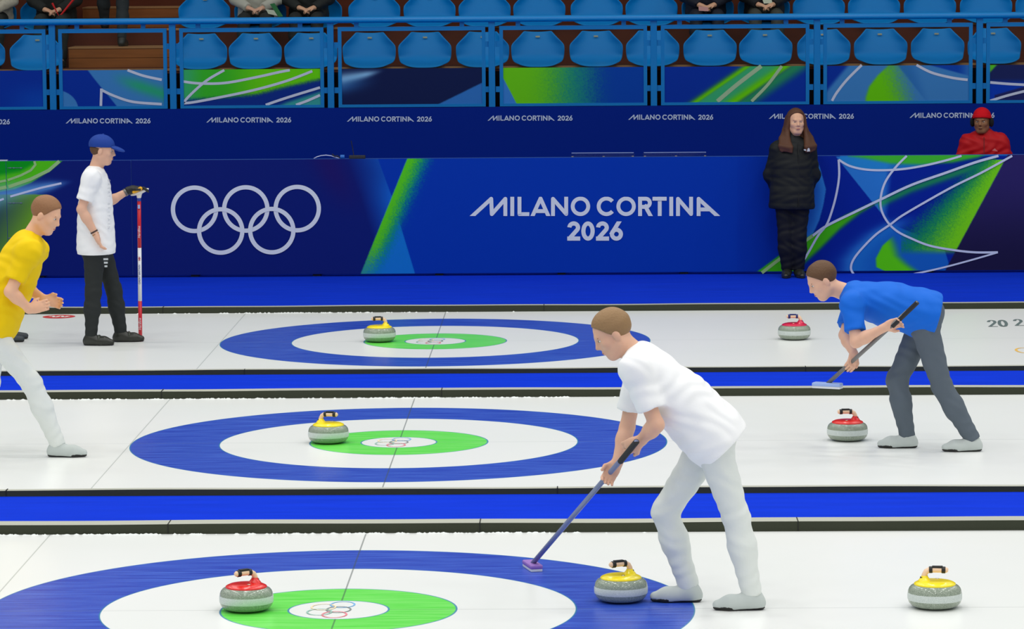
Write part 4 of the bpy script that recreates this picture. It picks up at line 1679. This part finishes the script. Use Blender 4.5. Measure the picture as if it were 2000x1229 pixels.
# black glove with yellow, gripping the broom head
g = SDF()
w = V3(man_J['wrL'])
hand(g, w+V3(.012, 0, .0), V3(.93, .05, .28), V3(.1, -.1, -1), 1.12, .5, thumb=-1)
g.cap(w-V3(.005, 0, .002), w+V3(.03, 0, .01), .036, .034, k=.02)
gl = g.obj('glove', mat('black_glove', (22, 24, 24), .55), .0045, man)
g = SDF()
g.cap(w+V3(.045, -.034, -.012), w+V3(.105, -.036, .018), .014, .016, k=.01)
g.obj('glove_palm', mat('yellow_glove_palm', (240, 176, 20), .5), .004, gl)
# bracelets
def band_on(root, a, b, t, r, m, wd_=.012, name='bracelet'):
    a, b = V3(a), V3(b)
    c = a+(b-a)*t
    d = unit(b-a)
    x = MB()
    x.tube([c-d*wd_/2, c+d*wd_/2], r, 20)
    return x.obj(name, m, root)


band_on(man, man_J['elR'], man_J['wrR'], .86, .0335, mat('dark_strap', (60, 40, 34), .5))
band_on(man, man_J['elR'], man_J['wrR'], .95, .031, mat('tan_strap', (170, 120, 60), .5), .007)
band_on(man, man_J['elL'], man_J['wrL'], .84, .0345, mat('watch_steel', (120, 116, 112), .3, metal=.8), .02, 'wristwatch')


def text_mesh(txt, size, m, parent, origin, xd, yd, name='lettering', shear=0.0, off=.002):
    """writing laid on a surface: origin centre, xd reading direction, yd up direction of the letters"""
    cu = bpy.data.curves.new('t', 'FONT')
    cu.body = txt
    cu.size = size
    cu.align_x = 'CENTER'
    cu.align_y = 'CENTER'
    cu.shear = shear
    cu.resolution_u = 3
    to = bpy.data.objects.new('t', cu)
    COL.objects.link(to)
    dg = bpy.context.evaluated_depsgraph_get()
    me = bpy.data.meshes.new_from_object(to.evaluated_get(dg))
    bpy.data.objects.remove(to)
    xd, yd = unit(xd), unit(yd)
    nn = np.cross(xd, yd)
    b = V3(parent['_b'])
    vs = np.array([v.co[:] for v in me.vertices])
    if not len(vs):
        return None
    P_ = V3(origin)-b+vs[:, :1]*xd+vs[:, 1:2]*yd+nn*off
    me.vertices.foreach_set('co', P_.ravel())
    me.materials.clear()
    me.materials.append(m)
    me.name = name
    o = bpy.data.objects.new(name, me)
    COL.objects.link(o)
    o.parent = parent
    return o


# broom held by the man: head up in his hand, handle end on the ice
bt = w+V3(.085, .0, -.045)
bb_ = at(274, 652, y=bt[1]-.0)
bb_ = V3(bb_[0], bt[1], .0)
broom = thing('curling_broom', (bb_[0], bb_[1], 0), 'red and white curling broom upright under the gloved hand of the man in white', 'broom')
redp = mat('broom_red', (206, 22, 44), .35, .5)
whp = mat('broom_white', (236, 238, 240), .35, .5)
blp = mat('broom_blue', (40, 60, 160), .35, .5)
Lb = bt-bb_
# colour bands in the photo: 653-577 red, 577-497 white, 497-380 red, 380-374 blue
tv = lambda v: bb_+Lb*np.clip((653-v)/(653-371.), 0, 1)
for va, vb, m_, nm in ((653, 577, redp, 'red_shaft'), (577, 473, whp, 'white_shaft'), (473, 382, redp, 'red_shaft'), (382, 371, blp, 'blue_shaft')):
    x = MB()
    x.tube([tv(va), tv(vb)], .0165, 20)
    x.obj(nm, m_, broom, smooth=True)
tdn = unit(Lb)
sidey = V3(0, -1, 0)
sn = unit(np.cross(tdn, sidey))
white_t = mat('white_lettering', (245, 240, 245), .5)
fo = V3(0, -.0172, 0)
text_mesh('Hardline', .030, white_t, broom, tv(442)+fo, tdn, -V3(1, 0, 0), shear=.25)
text_mesh('Hardline', .030, white_t, broom, tv(622)+fo, tdn, -V3(1, 0, 0), shear=.25)
text_mesh('GREAT BRITAIN', .024, mat('navy_lettering', (44, 60, 140), .5), broom, tv(525)+fo, tdn, -V3(1, 0, 0), shear=.15)
x = MB()
fc = tv(494)+fo+V3(0, -.002, 0)
for dx, dz, wx, wz in ((0, 0, .022, .007), (0, 0, .006, .032), (0, .014, .022, .003), (0, -.014, .022, .003)):
    x.box((fc[0]+dx-wx/2, fc[1], fc[2]+dz-wz/2), (fc[0]+dx+wx/2, fc[1]+.0006, fc[2]+dz+wz/2))
x.obj('flag_mark', mat('flag_red', (205, 60, 80), .5), broom)
x = MB()
fc = tv(391)+fo
x.tube([fc-V3(0, .001, 0)-tdn*.022, fc-V3(0, .001, 0)+tdn*.010], .010, 12)
x.obj('badge', mat('badge_pale', (160, 180, 225), .5), broom)
q = SDF()
hc_ = bt+V3(.005, .012, .030)
q.ell(hc_, (.085, .040, .018), (V3(1, 0, .35), V3(0, 1, 0), V3(-.35, 0, 1)), k=.01)
q.cap(bt-tdn*.01, hc_, .02, .022, k=.01)
bh = q.obj('broom_head', mat('white_broom_pad', (232, 226, 216), .6), .004, broom)
# shirt writing, trouser mark, shoe strap, blue sock
for i, ch in enumerate('GREAT BRITAIN'):
    if ch != ' ':
        pnt = A(213.5, 352+i*7.7, -.135+.02*(abs(i-6)/6))
        text_mesh(ch, .030, mat('faint_grey_print', (178, 182, 190), .6), man, pnt+V3(0, -.03, 0), V3(0, 0, -1), V3(1, 0, 0))
x = MB()
pnt = A(207, 508, -.19)
for i in range(3):
    x.box((pnt[0]-.02+.004*i, pnt[1]-.012, pnt[2]-.03*i), (pnt[0]+.02-.004*i, pnt[1]-.010, pnt[2]-.03*i+.016))
x.obj('trouser_mark', mat('pale_mark', (190, 196, 198), .6), man)

# ---- the woman in the long black jacket, standing before the board
yw = 17.92
A = lambda u, v, dy=0.0: at(u, v, y=yw+dy)
wJ = dict(head=A(1555, 238, -.02), face=V3(.16, -1, -.03), hup=V3(0, 0, 1), neck=A(1549, 272), pelvis=A(1547, 378),
          shR=A(1519, 291), shL=A(1579, 290), elR=A(1503, 342, .05), wrR=A(1523, 388, .17), elL=A(1590, 342, .05), wrL=A(1571, 388, .17),
          hdR=V3(.8, .15, -.3), hnR=V3(0, 1, 0), hdL=V3(-.8, .15, -.3), hnL=V3(0, 1, 0),
          hipR=A(1532, 388), hipL=A(1563, 388), knR=A(1534, 462, -.02), knL=A(1560, 462, -.02), anR=A(1537, 530), anL=A(1560, 530),
          toeR=V3(-.12, -1, 0), toeL=V3(.14, -1, 0))
for q in ('anR', 'anL'):
    wJ[q][2] = .108
wJ['floorR'] = wJ['floorL'] = .02
blkj = mat('black_padded_jacket', (20, 24, 25), .6, .3, bump=.2, bscale=18)
blk2 = mat('black_work_trousers', (15, 18, 26), .7, .3, bump=.3, bscale=16)
dkb = mat('dark_brown_hair', (92, 56, 34), .5, .4, bump=.4, bscale=70, stretch=(6, 6, 1))
woman = person('person with long brown hair and black padded jacket standing with hands behind the back', wJ,
               dict(skin=SKIN2, top=blkj, pants=blk2, shoes=shoeb, hair='long', hairmat=dkb, topname='jacket', top_e=.022, hem=.15, flare=.018, box=.25,
                    collar=.05, sleeve_e=.016, tw=.0025, pant_e=.020, pant_cut=-.01, res=.006, wide=1.0, pw=.004, scale=1.0, brow=.0016, eye=.0042, quilt=.0028, lipmat=mat('rose_lips', (176, 84, 80), .4)), base=V3(*A(1547, 545)[:2], .02))
# quilting seams, zip, badges
xq = MB()
zf = wJ['pelvis'][1]-.175
zip_ = [A(1558, v, 0) for v in (278, 300, 330, 360, 390, 402)]
x = MB()
offs = (.115, .145, .150, .150, .168, .172)
x.tube([V3(p[0], p[1]-o, p[2]) for p, o in zip(zip_, offs)], .004, 8)
x.obj('zip', mat('zip_black', (10, 12, 14), .4), woman)
x = MB()
p = A(1577, 293, -.155)
x.add([p+V3(-.035, 0, -.004), p+V3(-.012, 0, -.010), p+V3(-.014, 0, .006), p+V3(-.036, 0, .008)], [(0, 1, 2, 3)])
x.add([p+V3(-.006, 0, -.016), p+V3(.026, 0, -.014), p+V3(.022, 0, .012), p+V3(.014, 0, .020), p+V3(.002, 0, .014)], [(0, 1, 2, 3, 4)])
bd = x.obj('chest_badge', mat('white_badge', (200, 204, 208), .6), woman)
x = MB()
p = A(1536, 291, -.15)
x.add([p+V3(-.008, 0, .012), p+V3(.0, 0, -.012), p+V3(.010, 0, .014), p+V3(.001, 0, .002)], [(0, 1, 2, 3)])
x.obj('chest_mark', mat('white_badge', (200, 204, 208), .6), woman)
# ---- the man in red sitting behind the board
yr_ = 19.45
A = lambda u, v, dy=0.0: at(u, v, y=yr_+dy)
pz = A(1922, 300)[2]
ox = A(1922, 300)[0]
q_ = lambda dx, dy, z: V3(ox+dx, yr_+dy, z)
rJ = dict(head=A(1917.5, 237, -.03), face=V3(-.30, -1, -.06), hup=V3(0, .05, 1), neck=A(1924, 264, .02), pelvis=q_(0, .12, .66),
          shR=A(1893, 279, .03), shL=A(1952, 278, .03), elR=q_(-.29, -.02, .93), wrR=q_(-.12, -.28, .84), elL=q_(.27, -.02, .93), wrL=q_(.10, -.28, .84),
          hdR=V3(.9, -.3, -.1), hnR=V3(0, 0, -1), hdL=V3(-.9, -.3, -.1), hnL=V3(0, 0, -1),
          hipR=q_(-.09, .08, .62), hipL=q_(.09, .08, .62), knR=q_(-.13, -.38, .60), knL=q_(.13, -.38, .60), anR=q_(-.14, -.36, .115), anL=q_(.14, -.36, .115),
          toeR=V3(-.2, -1, 0), toeL=V3(.2, -1, 0))
rJ['floorR'] = rJ['floorL'] = .02
redj = mat('red_jacket', (196, 8, 20), .6, .3, bump=.25, bscale=16)
redb = mat('red_beanie', (214, 10, 28), .8, .2, bump=.3, bscale=60)
redman = person('person in red hooded jacket, red beanie and black earmuffs sitting behind the long board', rJ,
                dict(skin=SKIN3, top=redj, pants=blkp, shoes=shoeb, hair='beanie', hatmat=redb, hairmat=mat('black_hair', (20, 16, 14), .6), topname='jacket',
                     top_e=.042, sleeve_e=.035, hem=.10, collar=.02, tw=.006, res=.007, lipmat=mat('lips_brown', (110, 66, 54), .5)), base=V3(ox, yr_, .02))
hf = unit(rJ['face'])
hu = perp(V3(0, 0, 1), hf)
hs = np.cross(hu, hf)
hcr = V3(rJ['head'])
for q in (-1, 1):
    e = SDF()
    e.ell(hcr+hs*q*.098-hu*.01-hf*.012, (.040, .026, .050), (hf, hs, hu))
    e.obj('earmuff', mat('black_fleece', (14, 14, 18), .9, bump=.4, bscale=80), .005, redman)
e = SDF()
n0, n1 = V3(rJ['neck']), U0 if False else V3(rJ['neck'])
for t in range(8):
    a0, a1 = math.radians(-60+t*37.5), math.radians(-60+(t+1)*37.5)
    f_ = lambda a: n0+V3(.10*math.cos(a)*1.15, .085*math.sin(a)+.035, -.015+.02*math.sin(a))
    e.cap(f_(a0), f_(a1), .036, k=.03)
e.obj('hood', redj, .007, redman, wrinkle=.004)
x = MB()
p = A(1944, 294, -.20)
x.add([p+V3(-.034, 0, .0), p+V3(.026, 0, -.010), p+V3(-.006, 0, .022)], [(0, 1, 2)])
x.obj('chest_mark', mat('pink_mark', (225, 120, 120), .6), redman)
x = MB()
x.tube([A(1922, 268, -.10), A(1922, 284, -.17), A(1922, 300, -.19)], .004, 8)
x.obj('zip', mat('dark_red_zip', (110, 4, 10), .5), redman)
x = thing('bench', (ox, yr_+.15, .02), 'low dark bench under the man in red, behind the long board', 'bench')
m_ = MB()
m_.box((ox-.7, yr_-.03, .44), (ox+.7, yr_+.36, .485))
m_.obj('bench_seat', mat('bench_grey', (70, 74, 84), .6), x)
for dx in (-.6, .6):
    for dy in (.0, .32):
        m_ = MB()
        m_.box((ox+dx-.02, yr_+dy-.02, .02), (ox+dx+.02, yr_+dy+.02, .44))
        m_.obj('leg', blk, x)

# ---- players the long exposure has smeared, built as they stand
pale_t = mat('pale_grey_trousers', (222, 227, 223), .8, .2, bump=.2, bscale=20)
pale_s = mat('pale_grey_shoes', (192, 200, 197), .6, .3)


def low(J, q, z):
    J[q] = V3(J[q])
    J[q][2] = z


# yellow shirt, middle sheet, at the left edge
yy = 5.72
A = lambda u, v, dy=0.0: at(u, v, y=yy+dy)
yJ = dict(head=A(90, 420), face=V3(1, -.25, -.45), hup=V3(.4, 0, 1), neck=A(58, 464), pelvis=A(-10, 618),
          shR=A(56, 492, -.19), shL=A(68, 488, .18), elR=A(20, 570, -.26), wrR=A(58, 604, -.20), elL=A(45, 560, .22), wrL=A(88, 585, .12),
          hdR=V3(.85, .1, .2), hnR=V3(0, 1, 0), hdL=V3(.85, -.1, -.2), hnL=V3(0, -1, 0),
          hipR=A(-26, 640, -.09), hipL=A(-16, 640, .09), knR=A(62, 748, -.10), knL=A(-20, 750, .10), anR=A(112, 862, -.10), anL=A(-75, 855, .12),
          toeR=V3(1, -.08, 0), toeL=V3(1, 0, 0))
low(yJ, 'anR', .088)
low(yJ, 'anL', .088)
yel = mat('yellow_jersey', (244, 206, 8), .75, .2, bump=.15, bscale=25)
blond = mat('dark_blond_hair', (150, 106, 70), .6, .4, bump=.3, bscale=90)
yman = person('person in yellow shirt leaning forward at the left frame edge, on the middle sheet', yJ,
              dict(skin=SKIN2, top=yel, pants=pale_t, shoes=pale_s, hair='short', hairmat=blond, sleeve='short', top_e=.040, box=.25, hem=.09, sleeve_e=.012,
                   thumbR=1, thumbL=-1, res=.007), base=V3(*A(20, 880)[:2], 0))
ep = V3(yJ['wrR'])+V3(.07, .02, .01)
def make_broom(top, bot, hd, label, headmat, shaftmat, floor=True):
    top, bot = V3(top), V3(bot)
    b = thing('curling_broom', bot, label, 'broom')
    x = MB()
    x.tube([bot+V3(0, 0, .03), top], .0135, 16)
    x.obj('shaft', shaftmat, b, smooth=True)
    x = MB()
    d = unit(hd)
    x.bar(bot-d*.10+V3(0, 0, .026), bot+d*.10+V3(0, 0, .026), .07, .024)
    h = x.obj('broom_head', headmat, b, bevel=.008)
    x = MB()
    x.bar(bot-d*.098+V3(0, 0, .008), bot+d*.098+V3(0, 0, .008), .064, .015)
    x.obj('broom_pad', mat('broom_pad_cloth', (216, 220, 224), .8), h, bevel=.003)
    x = MB()
    x.tube([top, top-unit(top-bot)*.25], .0155, 16)
    x.obj('grip', mat('grip_black', (30, 30, 34), .7), b)
    return b


# dark shoes and their owner just outside the frame, far sheet
ys = 12.66
A = lambda u, v, dy=0.0: at(u, v, y=ys+dy)
sJ = dict(head=A(-52, 300), face=V3(1, 0, -.1), neck=A(-62, 342), pelvis=A(-62, 480),
          shR=A(-64, 358, -.18), shL=A(-60, 356, .18), elR=A(-74, 418, -.22), wrR=A(-56, 468, -.22), elL=A(-74, 416, .22), wrL=A(-54, 465, .2),
          hdR=V3(.3, 0, -.95), hnR=V3(.9, .3, .3), hdL=V3(.3, 0, -.95), hnL=V3(.9, -.3, .3),
          hipR=A(-64, 494, -.09), hipL=A(-60, 492, .09), knR=A(-52, 575, -.1), knL=A(-40, 573, .1), anR=A(-16, 650, -.08), anL=A(-8, 650, .16),
          toeR=V3(1, .0, 0), toeL=V3(1, .0, 0))
low(sJ, 'anR', .088)
low(sJ, 'anL', .088)
person('person left of the frame on the far sheet, only dark pointed shoe tips in view', sJ,
       dict(skin=SKIN2, top=mat('grey_jersey', (150, 156, 160), .8), pants=blkp, shoes=mat('slate_shoes', (52, 60, 66), .6), hair='short', hairmat=bro, res=.009, toe_len=.255),
       base=V3(*A(-50, 668)[:2], 0))

# blue jersey, middle sheet, bent forward and carrying a broom
yb = 5.75
A = lambda u, v, dy=0.0: at(u, v, y=yb+dy)
bJ = dict(head=A(1606, 548), face=V3(-.85, -.15, -.5), hup=V3(-.45, 0, .9), neck=A(1654, 573), pelvis=A(1800, 612),
          shR=A(1668, 590, .19), shL=A(1664, 594, -.19), elR=A(1650, 655, .06), wrR=A(1668, 692, -.14), elL=A(1672, 668, -.30), wrL=A(1728, 640, -.36),
          hdR=V3(-.15, -.75, -.5), hnR=V3(-.6, -.2, -.8), hdL=V3(.75, -.15, .35), hnL=V3(.1, -.9, -.3),
          hipR=A(1800, 640, .09), hipL=A(1806, 642, -.09), knR=A(1752, 742, .10), knL=A(1840, 755, -.06), anR=A(1772, 858, .10), anL=A(1898, 858, -.08),
          toeR=V3(-1, .02, 0), toeL=V3(-.98, -.05, 0))
low(bJ, 'anR', .088)
low(bJ, 'anL', .088)
bjer = mat('azure_jersey', (8, 104, 214), .7, .25, bump=.2, bscale=22)
gtr = mat('slate_trousers', (92, 102, 112), .8, .2, bump=.2, bscale=22)
bman = person('person in bright blue jersey bending far forward over the middle sheet at right', bJ,
              dict(skin=SKIN, top=bjer, pants=gtr, shoes=pale_s, hair='short', hairmat=bro, sleeve='short', top_e=.026, hem=.10, sleeve_e=.014,
                   thumbR=1, thumbL=1, res=.007, gloves='', curl=.6), base=V3(*A(1800, 880)[:2], 0))
w1 = V3(bJ['wrR'])+unit(bJ['hdR'])*.085+V3(0, 0, -.012)
w2 = V3(bJ['wrL'])+unit(bJ['hdL'])*.075+V3(0, -.022, 0)
dd = unit(w1-w2)
botm = w1+dd*.26
make_broom(w2-dd*.22, botm, V3(.9, -.4, 0), 'pale headed curling broom held aslant off the ice by the player in blue', mat('pale_broom_head', (150, 176, 230), .5),
           mat('grey_shaft', (120, 118, 116), .4))

# white jersey, nearest sheet, leaning over the broom
y3 = .05
A = lambda u, v, dy=0.0: at(u, v, y=y3+dy)
vJ = dict(head=A(1196, 652), face=V3(-.85, -.12, -.5), hup=V3(-.4, 0, .9), neck=A(1240, 690), pelvis=A(1385, 842),
          shR=A(1248, 716, .19), shL=A(1240, 722, -.19), elR=A(1225, 835, .20), wrR=A(1205, 905, .12), elL=A(1282, 830, -.22), wrL=A(1250, 862, -.14),
          hdR=V3(-.5, -.2, -.75), hnR=V3(.2, -1, 0), hdL=V3(-.7, .35, -.4), hnL=V3(0, 1, -.1),
          hipR=A(1382, 868, .09), hipL=A(1392, 870, -.09), knR=A(1300, 1000, .12), knL=A(1438, 1010, -.07), anR=A(1345, 1150, .14), anL=A(1468, 1148, -.09),
          toeR=V3(-1, .02, 0), toeL=V3(-.99, -.05, 0))
low(vJ, 'anR', .088)
low(vJ, 'anL', .088)
vman = person('person in white shirt and pale trousers leaning forward on the nearest sheet', vJ,
              dict(skin=SKIN, top=wht, pants=pale_t, shoes=pale_s, hair='short', hairmat=mat('fair_hair', (150, 118, 80), .6, .4, bump=.3, bscale=90), sleeve='short', top_e=.030, hem=.11, sleeve_e=.014,
                   thumbR=1, thumbL=1, res=.007, curl=.6), base=V3(*A(1400, 1185)[:2], 0))
w1 = V3(vJ['wrR'])+unit(vJ['hdR'])*.07
hb = at(1040, 1112, z=0)
dd = unit(w1-hb)
make_broom(w1+dd*.42, hb, V3(.25, -.95, 0), 'curling broom swept over the blue ring by the player in white', mat('mauve_broom_head', (150, 110, 190), .5),
           mat('steel_blue_shaft', (120, 130, 165), .4))

# ---- spectators and the walker in the stand
def sitter(u, row, label, skin, top, pants, extra=None, lean=0.0):
    ysd = (T1, T2)[row]-.10
    z0 = (Z1, Z2)[row]+.02
    x0 = at(u, 10, y=ysd+.3)[0]
    fl = (FL0, Z1)[row]
    q = lambda dx, dy, z: V3(x0+dx, ysd+dy, z)
    J = dict(head=q(lean*.2, .10, z0+.76), face=V3(0, -1, -.1), neck=q(lean*.1, .18, z0+.58), pelvis=q(0, .23, z0+.13),
             shR=q(-.18+lean*.1, .18, z0+.53), shL=q(.18+lean*.1, .18, z0+.53), elR=q(-.24, .08, z0+.30), elL=q(.24, .08, z0+.30), wrR=q(-.08, -.10, z0+.20), wrL=q(.08, -.10, z0+.20),
             hdR=V3(.8, -.5, -.2), hnR=V3(0, 0, -1), hdL=V3(-.8, -.5, -.2), hnL=V3(0, 0, -1),
             hipR=q(-.09, .20, z0+.10), hipL=q(.09, .20, z0+.10), knR=q(-.12, -.21, z0+.08), knL=q(.12, -.21, z0+.08),
             anR=q(-.12, -.26, fl+.10), anL=q(.12, -.26, fl+.10), toeR=V3(-.1, -1, 0), toeL=V3(.1, -1, 0))
    J['floorR'] = J['floorL'] = fl
    L_ = dict(skin=skin, top=top, pants=pants, shoes=shoeb, hair='short', hairmat=bro, topname='jacket', res=.012, top_e=.03, sleeve_e=.02, hem=.07, curl=.3)
    L_.update(extra or {})
    return person(label, J, L_, base=q(0, .1, z0)), q, z0


dkt = mat('charcoal_trousers', (48, 52, 50), .8, .2)
s1, q, z0 = sitter(-12, 1, 'spectator person in pale patterned top, cut by the top left frame corner', SKIN2, mat('pale_floral_top', (196, 190, 170), .8, var=.3, vscale=30), dkt)
s2, q, z0 = sitter(112, 1, 'spectator person in black top with a red chevron, left of the aisle steps', SKIN2, mat('black_top', (30, 34, 30), .8, var=.3, vscale=20), dkt)
x = MB()
pts = [at(102, 6, y=T2-.34), at(116, 33, y=T2-.34), at(146, -4, y=T2-.34)]
x.tube([V3(p) for p in pts], .012, 8)
x.obj('chevron', mat('bright_red', (220, 20, 24), .6), s2)
s3, q, z0 = sitter(505, 1, 'spectator person in pale grey jacket with a green lanyard', SKIN, mat('pale_grey_jacket', (190, 190, 176), .8, bump=.3, bscale=14), dkt)
x = MB()
p = [at(527, 8, y=T2-.30), at(536, 6, y=T2-.30), at(553, 32, y=T2-.33), at(544, 33, y=T2-.33)]
x.add(p, [(0, 3, 2, 1)])
x.obj('lanyard', mat('green_ribbon', (16, 110, 50), .6), s3)
x = MB()
p = [at(519, 18, y=T2-.335), at(535, 20, y=T2-.335), at(542, 31, y=T2-.335), at(524, 27, y=T2-.335)]
x.add(p, [(0, 3, 2, 1)])
x.obj('paper_card', mat('card_white', (205, 215, 190), .6), s3)
s4, q, z0 = sitter(604, 1, 'spectator person in black clothes, right of the pale grey jacket', SKIN2, mat('black_coat', (26, 30, 28), .7, bump=.3, bscale=14), mat('black_slacks', (24, 28, 26), .7))
s5, q, z0 = sitter(1378, 1, 'spectator person in dark blue clothes with a pink patch on the lap', SKIN2, mat('dark_blue_coat', (14, 22, 40), .7), mat('dark_blue_trousers', (12, 20, 36), .7))
x = MB()
p = [at(1364, 12, y=T2-.36), at(1383, 14, y=T2-.36), at(1384, 22, y=T2-.36), at(1365, 21, y=T2-.36)]
x.add(p, [(0, 3, 2, 1)])
x.obj('paper_card', mat('pink_card', (225, 168, 160), .6), s5)
s6, q, z0 = sitter(1492, 1, 'spectator person with dark coat, grey knees and a white badge', SKIN2, mat('near_black_coat', (14, 18, 22), .7), mat('grey_green_trousers', (62, 66, 58), .7))
x = MB()
p = [at(1488, -4, y=T2-.20), at(1506, -4, y=T2-.20), at(1509, 6, y=T2-.22), at(1492, 7, y=T2-.22)]
x.add(p, [(0, 3, 2, 1)])
x.obj('badge_card', mat('card_white', (205, 215, 190), .6), s6)
# the person walking up the wooden steps
xa = at(238, 80, y=21.85)[0]
xb = at(205, 40, y=22.35)[0]
q = lambda x, y, z: V3(x, y, z)
kJ = dict(head=q((xa+xb)/2, 22.12, 3.90), face=V3(.0, 1, 0), neck=q((xa+xb)/2, 22.08, 3.72), pelvis=q((xa+xb)/2, 22.05, 3.17),
          shR=q((xa+xb)/2+.18, 22.07, 3.66), shL=q((xa+xb)/2-.18, 22.07, 3.66), elR=q((xa+xb)/2+.24, 22.05, 3.38), elL=q((xa+xb)/2-.24, 22.05, 3.38),
          wrR=q((xa+xb)/2+.24, 22.15, 3.14), wrL=q((xa+xb)/2-.24, 22.15, 3.14), hdR=V3(0, .3, -1), hnR=V3(-1, 0, 0), hdL=V3(0, .3, -1), hnL=V3(1, 0, 0),
          hipR=q(xa-.02, 22.03, 3.12), hipL=q(xb+.02, 22.07, 3.12), knR=q(xa, 21.98, 2.70), knL=q(xb, 22.22, 2.82), anR=q(xa, 21.86, 2.345), anL=q(xb, 22.32, 2.53),
          toeR=V3(.1, 1, 0), toeL=V3(-.1, 1, 0))
kJ['floorR'], kJ['floorL'] = 2.245, Z2+.004
person('person in dark grey trousers climbing the wooden aisle steps at top left', kJ,
       dict(skin=SKIN2, top=mat('rust_coat', (120, 60, 24), .8), pants=mat('dark_green_grey', (40, 48, 50), .8), shoes=shoeb, hair='short', hairmat=bro, res=.011, topname='jacket',
            pant_e=.012), base=V3(xa, 21.9, 2.245))
